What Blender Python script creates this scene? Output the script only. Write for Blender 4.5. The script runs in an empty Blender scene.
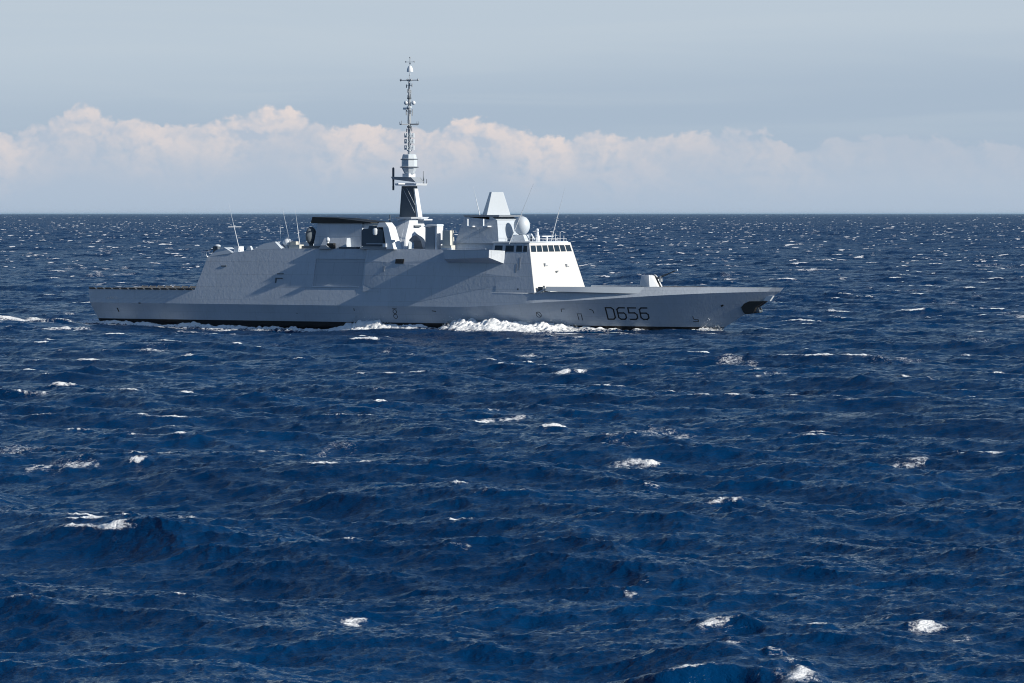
import bpy, bmesh, math, random
import numpy as np

random.seed(7)
rng = np.random.default_rng(11)
R = math.radians
scene = bpy.context.scene
COL = scene.collection

# ------------------------------------------------------------------ camera, sky, sun, exposure
FPX, CAM_H, HORIZON = 4100.0, 21.6, 213.6
PITCH = math.atan((341.5 - HORIZON) / FPX)
cam = bpy.data.cameras.new('camera')
cam.sensor_width = 36.0
cam.lens = FPX / 1024 * 36.0
cam.clip_start, cam.clip_end = 1.0, 600000.0
cam_o = bpy.data.objects.new('camera', cam)
cam_o.location = (0, 0, CAM_H)
cam_o.rotation_euler = (math.pi / 2 - PITCH, 0, 0)
COL.objects.link(cam_o)
scene.camera = cam_o

HEADING = R(28.0)                                   # the ship's bow points right and towards the viewer
U = np.array([math.cos(HEADING), -math.sin(HEADING), 0.0])
V = np.array([-math.sin(HEADING), -math.cos(HEADING), 0.0])     # starboard
SHIP_O = np.array([-78.03, 820.90, 0.0])            # waterline at the transom
SUN_EL, SUN_REL = R(25.0), R(-1.8)
SUN = np.cos(SUN_EL) * (np.cos(SUN_REL) * U + np.sin(SUN_REL) * V) + np.array([0, 0, np.sin(SUN_EL)])

scene.view_settings.view_transform = 'Standard'
scene.view_settings.look = 'None'
scene.view_settings.exposure = 0.4
scene.view_settings.gamma = 1.0
scene.view_settings.use_curve_mapping = False
scene.cycles.filter_width = 1.05

sun_d = bpy.data.lights.new('sun', 'SUN')
sun_d.energy = 5.0
sun_d.angle = R(0.5)
sun_d.color = (1.0, 0.90, 0.75)
sun_o = bpy.data.objects.new('sun', sun_d)
from mathutils import Vector
sun_o.rotation_euler = Vector(SUN).to_track_quat('Z', 'Y').to_euler()
sun_o.location = (400, -300, 300)
COL.objects.link(sun_o)


class Nodes:
    """small helper around one node tree"""
    def __init__(self, tree):
        self.t = tree
        for n in list(tree.nodes):
            tree.nodes.remove(n)

    def new(self, kind, **kw):
        n = self.t.nodes.new(kind)
        for k, v in kw.items():
            setattr(n, k, v)
        return n

    def put(self, sock, v):
        if v is None:
            return
        if isinstance(v, bpy.types.NodeSocket):
            self.t.links.new(v, sock)
        else:
            sock.default_value = v

    def math(self, op, a, b=None, c=None, clamp=False):
        n = self.new('ShaderNodeMath', operation=op, use_clamp=clamp)
        for i, x in enumerate((a, b, c)):
            self.put(n.inputs[i], x)
        return n.outputs[0]

    def vmath(self, op, a, b=None):
        n = self.new('ShaderNodeVectorMath', operation=op)
        self.put(n.inputs[0], a)
        self.put(n.inputs[1], b)
        return n.outputs[0]

    def ramp(self, v, lo, hi, a=0.0, b=1.0, smooth=True):
        n = self.new('ShaderNodeMapRange', interpolation_type='SMOOTHSTEP' if smooth else 'LINEAR')
        for i, x in enumerate((v, lo, hi, a, b)):
            self.put(n.inputs[i], x)
        return n.outputs[0]

    def mix(self, f, a, b):
        n = self.new('ShaderNodeMix', data_type='RGBA')
        self.put(n.inputs[0], f)
        self.put(n.inputs[6], a)
        self.put(n.inputs[7], b)
        return n.outputs[2]

    def noise(self, vec, scale, detail=4.0, rough=0.5, dist=0.0, dim='3D'):
        n = self.new('ShaderNodeTexNoise', noise_dimensions=dim)
        self.put(n.inputs['Vector'], vec)
        n.inputs['Scale'].default_value = scale
        n.inputs['Detail'].default_value = detail
        n.inputs['Roughness'].default_value = rough
        n.inputs['Distortion'].default_value = dist
        return n.outputs[0]

    def xyz(self, x, y, z):
        n = self.new('ShaderNodeCombineXYZ')
        for i, v in enumerate((x, y, z)):
            self.put(n.inputs[i], v)
        return n.outputs[0]


def srgb(r, g, b):
    f = lambda c: c / 12.92 if c <= 0.04045 else ((c + 0.055) / 1.055) ** 2.4
    return (f(r / 255), f(g / 255), f(b / 255), 1.0)


def build_sky():
    w = bpy.data.worlds.new('World')
    scene.world = w
    w.use_nodes = True
    N = Nodes(w.node_tree)
    STR = 0.07
    sky = N.new('ShaderNodeTexSky', sky_type='NISHITA', sun_disc=False)
    sky.sun_elevation = SUN_EL
    sky.sun_rotation = math.atan2(SUN[0], SUN[1])
    sky.altitude = 20
    sky.air_density, sky.dust_density, sky.ozone_density = 1.0, 0.1, 3.5
    tc = N.new('ShaderNodeTexCoord').outputs['Generated']
    sep = N.new('ShaderNodeSeparateXYZ')
    N.put(sep.inputs[0], tc)
    x, y, z = sep.outputs
    az = N.math('ARCTAN2', x, y)                      # azimuth, 0 along the view to the ship
    el = z
    def emit(r, g, b):
        c = srgb(r, g, b)
        k = STR * 2 ** scene.view_settings.exposure
        return (c[0] / k, c[1] / k, c[2] / k, 1.0)
    # high thin veil over the low sky
    lift = N.math('ADD', el, N.math('MULTIPLY', az, -0.05))
    veil = N.mix(N.ramp(el, 0.0, 0.022), emit(175, 191, 210), emit(169, 186, 204))
    veil = N.mix(N.ramp(lift, 0.022, 0.046), veil, emit(187, 201, 214))
    st = N.noise(N.xyz(N.math('MULTIPLY', az, 7.0), N.math('MULTIPLY', el, 110.0), 3.1), 1.0, 3.0, 0.55, 0.6)
    veil = N.mix(N.ramp(st, 0.42, 0.72, 0.0, 0.22), veil, emit(196, 207, 216))
    vf = N.ramp(el, 0.055, 0.14, 1.0, 0.0)
    vf = N.math('MULTIPLY', vf, N.ramp(N.math('ABSOLUTE', az), 0.35, 1.0, 1.0, 0.0))
    col = N.mix(vf, sky.outputs[0], veil)
    # cumulus bank low on the horizon; its crest line rises and falls with the azimuth
    right = N.ramp(az, 0.0, 0.10)                     # the bank fades into the haze to the right
    crest = [(-400, 118), (-200, 128), (0, 131), (45, 124), (75, 112), (105, 116), (150, 128), (200, 121), (240, 112), (280, 108), (330, 125), (380, 124),
             (430, 128), (485, 118), (510, 126), (545, 137), (590, 131), (630, 141), (690, 133), (740, 134), (800, 146), (900, 138), (960, 143), (1024, 147), (1300, 136)]
    ramp = N.new('ShaderNodeValToRGB')
    N.put(ramp.inputs[0], N.ramp(az, -912 / FPX, 788 / FPX, 0.0, 1.0, False))
    cr = ramp.color_ramp
    cr.interpolation = 'CARDINAL'
    for k, (cx, cy) in enumerate(crest):
        t, hgt = (cx + 400) / 1700, (HORIZON - cy) / FPX * 30
        e_ = cr.elements[0] if k == 0 else cr.elements[-1] if k == len(crest) - 1 else cr.elements.new(t)
        e_.position = t
        e_.color = (hgt, hgt, hgt, 1)
    top = N.math('DIVIDE', ramp.outputs[0], 30.0)
    p = N.xyz(N.math('MULTIPLY', az, 110.0), N.math('MULTIPLY', el, 135.0), 0.7)

    def heap(vec):
        """cauliflower relief: large and small puffs roughened by noise"""
        wob = N.new('ShaderNodeTexNoise', noise_dimensions='2D')
        N.put(wob.inputs['Vector'], vec)
        wob.inputs['Scale'].default_value = 1.3
        wob.inputs['Detail'].default_value = 4.0
        v2 = N.vmath('ADD', vec, N.vmath('MULTIPLY', N.vmath('SUBTRACT', wob.outputs['Color'], (.5, .5, .5)), (1.1, 1.1, 0.5)))
        tot = None
        for sc, amp in ((0.55, 0.85), (1.25, 0.5), (3.2, 0.28)):
            vo = N.new('ShaderNodeTexVoronoi', feature='SMOOTH_F1', voronoi_dimensions='2D')
            N.put(vo.inputs['Vector'], v2)
            vo.inputs['Scale'].default_value = sc
            vo.inputs['Smoothness'].default_value = 0.4
            q = N.math('MULTIPLY', N.math('SUBTRACT', 0.5, vo.outputs['Distance']), amp)
            tot = q if tot is None else N.math('ADD', tot, q)
        fine = N.noise(vec, 4.5, 4.0, 0.55, 0.0, '2D')
        return N.math('ADD', tot, N.math('MULTIPLY', N.math('SUBTRACT', fine, 0.5), 0.35))

    h1 = heap(p)
    h2 = heap(N.vmath('ADD', p, (0.30, 0.24, 0.0)))
    depth = N.math('SUBTRACT', N.math('ADD', top, N.math('MULTIPLY', N.math('SUBTRACT', h1, 0.08), 0.0054)), el)     # >0 inside the cloud
    mask = N.ramp(depth, -0.0003, 0.0014)
    lit = N.math('ADD', N.math('MULTIPLY', N.math('SUBTRACT', h1, h2), 1.25), 0.55)
    lit = N.math('ADD', lit, N.math('MULTIPLY', h1, 0.35), clamp=True)
    crown = N.ramp(depth, 0.0, 0.0185, 1.0, 0.0)
    blot = N.noise(p, 0.45, 4.0, 0.55)
    crown = N.math('MULTIPLY', crown, N.ramp(blot, 0.28, 0.6, 0.35, 1.0))
    crown = N.math('MULTIPLY', crown, N.math('SUBTRACT', 1.0, N.math('MULTIPLY', right, 0.72)))
    lit = N.math('MULTIPLY', lit, crown)
    body = N.mix(N.ramp(el, 0.0, 0.02), emit(175, 191, 210), emit(181, 193, 209))
    cl = N.mix(lit, body, emit(228, 217, 214))
    col = N.mix(N.math('MULTIPLY', mask, N.math('SUBTRACT', 0.95, N.math('MULTIPLY', right, 0.35))), col, cl)
    bg = N.new('ShaderNodeBackground')
    N.put(bg.inputs[0], col)
    bg.inputs[1].default_value = STR
    out = N.new('ShaderNodeOutputWorld')
    N.put(out.inputs[0], bg.outputs[0])


build_sky()


# ------------------------------------------------------------------ the sea
def sea_point(px, py, z=0.0):
    """where the line of sight of the photograph meets the water: used to find each whitecap's place"""
    dx, dy = (px - 512) / FPX, (341.5 - py) / FPX
    d = np.array([dx, math.cos(PITCH) + dy * math.sin(PITCH), -math.sin(PITCH) + dy * math.cos(PITCH)])
    t = (z - CAM_H) / d[2]
    return d[0] * t, d[1] * t


class WaveTile:
    """a periodic patch of wind sea made by inverse FFT of a directional spectrum"""
    def __init__(self, L, N, kp, kmin, kmax, rms, heading, power, spread, seed):
        self.L, self.N = L, N
        g = np.random.default_rng(seed)
        k1 = np.fft.fftfreq(N, 1.0 / N) * 2 * np.pi / L
        kx, ky = np.meshgrid(k1, k1, indexing='ij')
        k = np.hypot(kx, ky)
        k[0, 0] = 1.0
        c = (kx * math.cos(heading) + ky * math.sin(heading)) / k
        s = np.clip(spread * (kp / k) ** 0.5, 2.2, spread)
        P = k ** (-power) * np.exp(-1.25 * (kp / k) ** 2) * (0.5 * (1 + c)) ** s
        P *= (k > kmin) * np.exp(-(k / kmax) ** 4)
        P[0, 0] = 0
        hk = np.sqrt(P) * (g.standard_normal((N, N)) + 1j * g.standard_normal((N, N)))
        f = lambda a: np.real(np.fft.ifft2(a)).astype(np.float32)
        h = f(hk)
        q = rms / h.std()
        hk *= q
        self.h = h * q
        self.dx, self.dy = f(1j * kx / k * hk), f(1j * ky / k * hk)
        hk = hk * np.exp(-(k / 2.2) ** 2)            # only waves long enough to break
        self.jxx, self.jyy, self.jxy = f(-kx * kx / k * hk), f(-ky * ky / k * hk), f(-kx * ky / k * hk)

    def sample(self, arrs, x, y):
        fx, fy = x / self.L * self.N, y / self.L * self.N
        ix, iy = np.floor(fx).astype(np.int64), np.floor(fy).astype(np.int64)
        tx, ty = (fx - ix).astype(np.float32), (fy - iy).astype(np.float32)
        ix %= self.N
        iy %= self.N
        jx, jy = (ix + 1) % self.N, (iy + 1) % self.N
        return [(a[ix, iy] * (1 - tx) + a[jx, iy] * tx) * (1 - ty) + (a[ix, jy] * (1 - tx) + a[jx, jy] * tx) * ty
                for a in arrs]


def value_noise(x, y, seed):
    g = np.random.default_rng(seed).random((256, 256)).astype(np.float32)
    ix, iy = np.floor(x).astype(np.int64), np.floor(y).astype(np.int64)
    tx, ty = x - ix, y - iy
    tx, ty = tx * tx * (3 - 2 * tx), ty * ty * (3 - 2 * ty)
    ix, iy = ix % 256, iy % 256
    jx, jy = (ix + 1) % 256, (iy + 1) % 256
    return (g[ix, iy] * (1 - tx) + g[jx, iy] * tx) * (1 - ty) + (g[ix, jy] * (1 - tx) + g[jx, jy] * tx) * ty


WIND = R(-112.0)                                    # the seas run towards the viewer and a little to the left
TILES = [
    (WaveTile(421.0, 2048, 2 * np.pi / 42, 0.02, 3.2, 0.37, WIND, 3.92, 9.5, 3), 0.0),
    (WaveTile(730.0, 512, 2 * np.pi / 85, 0.01, 0.6, 0.27, WIND - 0.6, 4.5, 22.0, 8), 0.2),
    (WaveTile(97.0, 1024, 2 * np.pi / 4.0, 0.5, 26.0, 0.048, WIND + 0.3, 3.1, 7.0, 5), 0.47),
]
CHOP = 1.08

# whitecaps seen in the photograph: pixel x, y, width, strength, height in metres
CAPS = [
    (525, 355, 25, .5, .5), (567, 369, 28, .8, .6), (610, 353, 20, .5, .5), (673, 359, 30, .6, .5), (847, 360, 9, 1, .8),
    (906, 378, 10, 1, .8), (768, 376, 30, .5, .5), (969, 352, 20, .6, .5), (888, 409, 20, .5, .5), (944, 422, 10, .7, .4),
    (637, 442, 12, .9, .5), (665, 442, 14, .9, .5), (640, 456, 44, .75, .8), (657, 463, 30, .6, .4), (624, 460, 40, .5, .4), (645, 470, 50, .4, .2), (567, 458, 24, 1, .6),
    (658, 487, 18, .9, .4), (984, 455, 46, 1, .9), (964, 437, 20, .6, .5), (728, 505, 30, .6, .5), (908, 462, 40, .45, .3),
    (901, 497, 60, .4, .2), (606, 581, 10, .7, .4), (635, 581, 12, .6, .3), (631, 593, 12, .6, .3), (813, 619, 22, .6, .4),
    (881, 613, 20, .6, .3), (926, 626, 26, .7, .4), (966, 636, 20, .5, .3), (775, 654, 16, 1, .7), (752, 679, 12, .5, .3),
    (722, 630, 42, .6, .6), (738, 646, 26, .4, .4), (800, 668, 40, .35, .3), (145, 352, 30, .6, .5), (188, 389, 12, 1, .7), (68, 387, 20, 1, .9), (28, 397, 44, .5, .4),
    (5, 388, 14, 1, .7), (279, 374, 20, .6, .5), (361, 371, 20, .6, .5), (447, 375, 40, .7, .4), (482, 360, 12, .9, .6),
    (381, 392, 18, .5, .4), (494, 406, 18, .8, .5), (497, 418, 48, .9, .7), (75, 430, 20, 1, .7), (55, 468, 56, .6, .4),
    (129, 466, 15, 1, .8), (145, 455, 60, .4, .3), (135, 435, 24, .5, .5), (464, 456, 25, .8, .6), (319, 492, 12, .6, .4),
    (462, 511, 34, .9, .7), (479, 501, 20, .6, .4), (186, 502, 18, .5, .3), (454, 560, 30, .35, .3), (366, 613, 20, .6, .4),
    (36, 255, 17, 1, 1.2), (120, 238, 20, .8, .8), (175, 227, 40, .8, .6), (95, 270, 14, .9, .9), (781, 269, 34, 1, 1.0),
    (812, 271, 40, .6, .3), (905, 290, 56, .6, .5), (690, 247, 44, .8, .6), (640, 246, 30, .6, .6), (140, 287, 12, 1, 1.3),
    (28, 322, 44, .9, .4), (12, 320, 30, .8, .4), (55, 327, 70, .7, .2), (600, 355, 16, .4, .4), (380, 352, 24, .4, .4),
]


def tab(s, pts):
    xs, ys = zip(*pts)
    return np.interp(s, xs, ys)


def build_sea():
    d = [4.0]
    while d[-1] < 140:
        d.append(d[-1] * 1.04)
    while d[-1] < 2600:
        d.append(d[-1] * 1.00125)
    while d[-1] < 9000:
        d.append(d[-1] + max(4.0, d[-1] * 0.0009))
    while d[-1] < 24000:
        d.append(d[-1] * 1.004)
    while d[-1] < 350000:
        d.append(d[-1] * 1.04)
    d = np.array(d, np.float64)
    edge = 0.19 * np.cumprod(np.full(34, 1.065))
    a = np.concatenate([-edge[::-1], np.linspace(-0.19, 0.19, 820), edge])
    ncol = len(a)
    X = (d[:, None] * a[None, :])
    Y = np.repeat(d[:, None], ncol, 1)
    nr = len(d)
    X0, Y0 = X.ravel(), Y.ravel()
    h = np.zeros(X0.size, np.float32)
    ddx, ddy = np.zeros_like(h), np.zeros_like(h)
    jxx, jyy, jxy = np.zeros_like(h), np.zeros_like(h), np.zeros_like(h)
    # gusts: the sea is rougher in some places than in others
    gust = 0.72 + 0.34 * value_noise(X0 / 60.0 + 31, Y0 / 150.0 + 7, 1) + 0.20 * value_noise(X0 / 17.0 + 31, Y0 / 45.0 + 7, 12)
    for t, rot in TILES:
        c, s = math.cos(rot), math.sin(rot)
        xs, ys = X0 * c + Y0 * s, -X0 * s + Y0 * c
        hh, ax, ay, xx, yy, xy = t.sample((t.h, t.dx, t.dy, t.jxx, t.jyy, t.jxy), xs, ys)
        h += hh
        ddx += ax * c - ay * s
        ddy += ax * s + ay * c
        jxx += xx * c * c - 2 * xy * c * s + yy * s * s
        jyy += xx * s * s + 2 * xy * c * s + yy * c * c
        jxy += (xx - yy) * c * s + xy * (c * c - s * s)
    J = (1 + CHOP * jxx) * (1 + CHOP * jyy) - (CHOP * jxy) ** 2
    near = (Y0 > 150) & (Y0 < 1100) & (np.abs(X0) < 0.19 * Y0)
    q1, q2 = np.quantile(J[near], (0.006, 0.054))
    patch = value_noise(X0 / 7.0, Y0 / 23.0, 2)
    foam = np.clip((q2 - J) / (q2 - q1), 0, 1.2) * np.clip((patch - 0.42) * 3.2, 0, 1)
    foam = foam * np.clip((h + 0.15) / 0.5, 0, 1) * 0.9
    far = np.clip((Y0 - 500) / 1500, 0, 1)
    foam = foam * (0.80 + 0.25 * far)
    # old foam left behind by earlier breakers: thin, torn patches
    old = np.clip((value_noise(X0 / 8.0 + 60, Y0 / 34.0 + 11, 31) - 0.72) * 5, 0, 1) * (0.5 + 0.5 * value_noise(X0 / 1.5, Y0 / 7.0, 32))
    foam = np.maximum(foam, 0.50 * old * np.clip((Y0 - 290) / 80, 0, 1))
    h = h * gust
    x, y, z = X0 + CHOP * ddx * gust, Y0 + CHOP * ddy * gust, h.astype(np.float64)

    # breaking crests where the photograph shows them
    wob = value_noise(X0 / 1.7 + 9, Y0 / 1.7 + 3, 4) - 0.5
    wob2 = value_noise(X0 / 0.5 + 9, Y0 / 0.5 + 3, 6)
    rags = 0.6 * value_noise(X0 / 1.3 + 4, Y0 / 3.6 + 2, 41) + 0.4 * value_noise(X0 / 0.35 + 4, Y0 / 1.3 + 2, 42)
    for (px, py, wpx, st, hm) in CAPS:
        cx, cy = sea_point(px, py, hm * 0.5)
        ha = 1.65 * wpx / 2 * cy / FPX
        hb = min(5.0, max(0.9, 0.5 * ha))
        rad = ha * 2.2 + hb * 4
        r0 = np.searchsorted(d, cy - rad) * ncol
        r1 = np.searchsorted(d, cy + rad) * ncol
        sl = slice(r0, r1)
        ux = (X0[sl] - cx) / ha
        uy = (Y0[sl] - cy) - wob[sl] * hb * 1.6 + 0.18 * ha * ux * ux
        along = np.exp(-ux ** 4)
        ridge = np.where(uy > 0, np.exp(-(uy / (2.4 * hb)) ** 2), np.exp(-(uy / (0.8 * hb)) ** 2))
        z[sl] += 0.42 * hm * along * ridge * (0.7 + 0.6 * wob2[sl])
        f = (0.28 + 0.36 * st) * (0.15 + 1.6 * rags[sl]) * np.exp(-np.abs(ux) ** 3) * np.where(uy > 0, np.exp(-(uy / (2.2 * hb)) ** 2), np.exp(-(uy / (1.5 * hb)) ** 2))
        foam[sl] = np.maximum(foam[sl], f)

    # the steep breaking crest at the lower edge of the picture
    cx, cy = sea_point(698, 666, 0.6)
    r1 = np.searchsorted(d, cy + 40) * ncol
    sl = slice(0, r1)
    lx = X0[sl] - cx
    ux = lx / 3.0
    bend = 0.35 * np.sin(lx * 1.1) + 0.09 * lx + 0.10 * lx * lx * (lx < 0) + 0.5 * (value_noise(X0[sl] / 1.1, Y0[sl] / 3, 14) - .5)
    uy = (Y0[sl] - cy) - bend
    wall = np.exp(-np.abs(ux * 0.95) ** 2.6)
    z[sl] += 1.25 * wall * np.where(uy > 0, np.exp(-(uy / 8.0) ** 2), np.exp(-(uy / 0.85) ** 2))
    z[sl] -= 0.75 * np.exp(-ux ** 4) * np.exp(-((uy + 5.5) / 3.5) ** 2)
    tear = value_noise(X0[sl] / 0.7, Y0[sl] / 2, 8)
    foam[sl] = np.maximum(foam[sl], 0.62 * wall * np.exp(-((uy - 0.2) / 0.55) ** 2) * tear)
    rag = np.exp(-((lx - 4.4) / 1.5) ** 2 - ((Y0[sl] - cy + 1.0) / 5.0) ** 2)
    z[sl] += 0.5 * rag * (0.5 + tear)
    foam[sl] = np.maximum(foam[sl], 0.56 * rag * (0.4 + 0.9 * tear))

    # water round the hull: bow wave trough, wash along the side, wake behind the transom
    rx, ry = X0 - SHIP_O[0], Y0 - SHIP_O[1]
    S, P = rx * U[0] + ry * U[1], rx * V[0] + ry * V[1]
    calm = np.exp(-np.clip(np.abs(P) - 11, 0, None) ** 2 / 120.0) * ((S > -5) & (S < 140))
    dip = tab(S, [(-30, 0), (0, .35), (24, 1.15), (48, 1.5), (62, 1.2), (80, .6), (100, .45), (132, .55), (150, 0)])
    z = z * (1 - 0.55 * calm) - dip * np.exp(-np.clip(np.abs(P) - 11, 0, None) ** 2 / 2500.0)
    tr = np.exp(-((S - 97) / 17) ** 4) * np.exp(-((P - 19) / 8.0) ** 2)
    z -= 0.75 * tr
    z += 0.5 * np.exp(-((S - 128) / 9) ** 2) * np.exp(-((np.abs(P) - 3.5) / 3) ** 2)
    wn = value_noise(S / 5.0 + 50, P / 1.6 + 20, 9)
    side = np.exp(-((np.abs(P) - 10.8) / 1.3) ** 2) * ((S > -2) & (S < 118))
    foam = np.maximum(foam, side * np.clip(wn * 1.5 - 0.1, 0, 1.1))
    wake = np.exp(-(P / 9.5) ** 4) * np.clip(1 + S / 160.0, 0, 1) * (S < 1)
    foam = np.maximum(foam, wake * np.clip(wn * 1.5 - 0.2, 0, 0.95))
    aft = np.clip(-S / 6.0, 0, 1)
    for pc, w_, hh in ((9.5, 2.2, .75), (-7.0, 2.5, .8), (2.0, 3.0, .3), (17.0, 2.0, .55)):
        ridge = aft * np.exp(-((P - pc + .05 * S) / w_) ** 2)
        z += hh * ridge * (wn - .15)
        foam = np.maximum(foam, ridge * np.clip(wn * 1.15 + .05, 0, .85))

    co = np.stack([x, y, z], 1).astype(np.float32)
    me = bpy.data.meshes.new('sea')
    me.vertices.add(len(co))
    me.vertices.foreach_set('co', co.ravel())
    i = np.arange(nr - 1)[:, None] * ncol + np.arange(ncol - 1)[None, :]
    i = i.ravel()
    quads = np.stack([i, i + 1, i + ncol + 1, i + ncol], 1).astype(np.int32)
    nq = len(quads)
    me.loops.add(nq * 4)
    me.loops.foreach_set('vertex_index', quads.ravel())
    me.polygons.add(nq)
    me.polygons.foreach_set('loop_start', np.arange(nq, dtype=np.int32) * 4)
    me.polygons.foreach_set('loop_total', np.full(nq, 4, np.int32))
    me.polygons.foreach_set('use_smooth', np.ones(nq, bool))
    at = me.attributes.new('foam', 'FLOAT', 'POINT')
    at.data.foreach_set('value', foam.astype(np.float32))
    # slopes the mesh is too coarse to carry become roughness
    ro = me.attributes.new('unresolved', 'FLOAT', 'POINT')
    ro.data.foreach_set('value', np.interp(Y0, [100, 600, 3000, 12000], [0.09, 0.14, 0.30, 0.40]).astype(np.float32))
    me.update()
    o = bpy.data.objects.new('sea', me)
    o['kind'] = 'structure'
    COL.objects.link(o)

    m = bpy.data.materials.new('sea_water')
    m.use_nodes = True
    N = Nodes(m.node_tree)
    pos = N.new('ShaderNodeNewGeometry').outputs['Position']
    fo = N.new('ShaderNodeAttribute', attribute_name='foam').outputs['Fac']
    # ripples too fine for the mesh
    stretch = N.vmath('MULTIPLY', pos, (1.0, 1.3, 1.0))
    r1 = N.math('ADD', N.noise(stretch, 1.2, 4.0, 0.62, 0.3), N.math('MULTIPLY', N.noise(stretch, 5.0, 3.0, 0.6, 0.3), 0.22))
    bump = N.new('ShaderNodeBump')
    bump.inputs['Strength'].default_value = 1.0
    bump.inputs['Distance'].default_value = 0.19
    N.put(bump.inputs['Height'], r1)
    water = N.new('ShaderNodeBsdfPrincipled')
    tint = N.noise(pos, 0.035, 3.0, 0.5)
    N.put(water.inputs['Base Color'], N.mix(N.ramp(tint, 0.35, 0.65), (0.00005, 0.0185, 0.070, 1), (0.0001, 0.0250, 0.090, 1)))
    N.put(water.inputs['Roughness'], N.new('ShaderNodeAttribute', attribute_name='unresolved').outputs['Fac'])
    water.inputs['IOR'].default_value = 1.155
    N.put(water.inputs['Normal'], bump.outputs[0])
    # foam breaks up into lace
    fpos = N.vmath('MULTIPLY', pos, (0.8, 0.5, 1.4))
    web = N.noise(fpos, 1.5, 5.0, 0.62, 0.9)
    web = N.math('SUBTRACT', 1.0, N.math('MULTIPLY', N.math('ABSOLUTE', N.math('SUBTRACT', web, 0.5)), 6.0), clamp=True)   # thin threads
    d1 = N.noise(fpos, 2.2, 6.0, 0.66, 0.4)
    d2 = N.noise(pos, 7.5, 3.0, 0.6)
    det = N.math('ADD', N.math('MULTIPLY', d1, 0.60), N.math('MULTIPLY', d2, 0.24))
    det = N.math('ADD', det, N.math('MULTIPLY', web, 0.22))
    lim = N.math('SUBTRACT', N.math('ADD', N.math('MULTIPLY', fo, 0.95), det), 1.0)
    mask = N.math('MULTIPLY', N.ramp(lim, -0.08, 0.22), 0.97)
    fb = N.new('ShaderNodeBsdfPrincipled')
    fb.inputs['Base Color'].default_value = (0.80, 0.85, 0.91, 1)
    fb.inputs['Roughness'].default_value = 0.8
    fbump = N.new('ShaderNodeBump')
    fbump.inputs['Distance'].default_value = 0.25
    N.put(fbump.inputs['Height'], det)
    N.put(fb.inputs['Normal'], fbump.outputs[0])
    mx = N.new('ShaderNodeMixShader')
    N.put(mx.inputs[0], mask)
    N.put(mx.inputs[1], water.outputs[0])
    N.put(mx.inputs[2], fb.outputs[0])
    out = N.new('ShaderNodeOutputMaterial')
    N.put(out.inputs[0], mx.outputs[0])
    me.materials.append(m)
    return o


build_sea()


# ------------------------------------------------------------------ the warship
def paint(name, color, rough=0.5, plates=0.0, wave=0.0, grime=0.12):
    m = bpy.data.materials.new(name)
    m.use_nodes = True
    N = Nodes(m.node_tree)
    b = N.new('ShaderNodeBsdfPrincipled')
    b.inputs['Roughness'].default_value = rough
    ob = N.new('ShaderNodeTexCoord').outputs['Object']
    c = (*color, 1.0)
    dark = tuple(v * 0.72 for v in color) + (1.0,)
    n1 = N.noise(N.vmath('MULTIPLY', ob, (0.35, 0.35, 0.10)), 1.0, 6.0, 0.62)
    n2 = N.noise(N.vmath('MULTIPLY', ob, (2.6, 2.6, 0.22)), 1.0, 4.0, 0.6)      # streaks running down
    g = N.math('ADD', N.ramp(n1, 0.35, 0.75), N.ramp(n2, 0.45, 0.8))
    col = N.mix(N.math('MULTIPLY', g, grime * 2), c, dark)
    if grime >= 0.13:
        n3 = N.noise(N.vmath('MULTIPLY', ob, (1.1, 1.1, 0.07)), 1.0, 5.0, 0.7, 0.4)
        n4 = N.noise(N.vmath('MULTIPLY', ob, (0.12, 0.12, 0.3)), 1.0, 3.0, 0.6)
        wear = N.math('MULTIPLY', N.ramp(n3, 0.60, 0.78), N.ramp(n4, 0.45, 0.65))
        col = N.mix(N.math('MULTIPLY', wear, 0.35), col, (color[0] * 0.75, color[1] * 0.62, color[2] * 0.5, 1.0))
        n5 = N.noise(N.vmath('MULTIPLY', ob, (0.5, 0.5, 0.9)), 1.0, 6.0, 0.7, 0.5)
        col = N.mix(N.math('MULTIPLY', N.ramp(n5, 0.58, 0.72), 0.22), col, (0.60, 0.63, 0.66, 1.0))
    if plates:
        sep = N.new('ShaderNodeSeparateXYZ')
        N.put(sep.inputs[0], ob)
        br = N.new('ShaderNodeTexBrick')
        N.put(br.inputs['Vector'], N.xyz(sep.outputs[0], sep.outputs[2], 0.0))
        br.offset = 0.37
        br.inputs['Scale'].default_value = 1.0
        br.inputs['Brick Width'].default_value = 5.6
        br.inputs['Row Height'].default_value = 2.45
        br.inputs['Mortar Size'].default_value = 0.045
        br.inputs['Mortar Smooth'].default_value = 0.4
        br.inputs['Color1'].default_value = (1, 1, 1, 1)
        br.inputs['Color2'].default_value = (0.94, 0.94, 0.94, 1)
        br.inputs['Mortar'].default_value = (0.62, 0.62, 0.62, 1)
        mul = N.new('ShaderNodeMix', data_type='RGBA', blend_type='MULTIPLY')
        mul.inputs[0].default_value = plates
        N.put(mul.inputs[6], col)
        N.put(mul.inputs[7], br.outputs['Color'])
        col = mul.outputs[2]
    if wave:
        w1 = N.noise(N.vmath('MULTIPLY', ob, (1.9, 1.9, 1.3)), 1.0, 3.0, 0.6)
        bp = N.new('ShaderNodeBump')
        bp.inputs['Distance'].default_value = wave
        N.put(bp.inputs['Height'], w1)
        N.put(b.inputs['Normal'], bp.outputs[0])
    N.put(b.inputs['Base Color'], col)
    out = N.new('ShaderNodeOutputMaterial')
    N.put(out.inputs[0], b.outputs[0])
    return m


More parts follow.
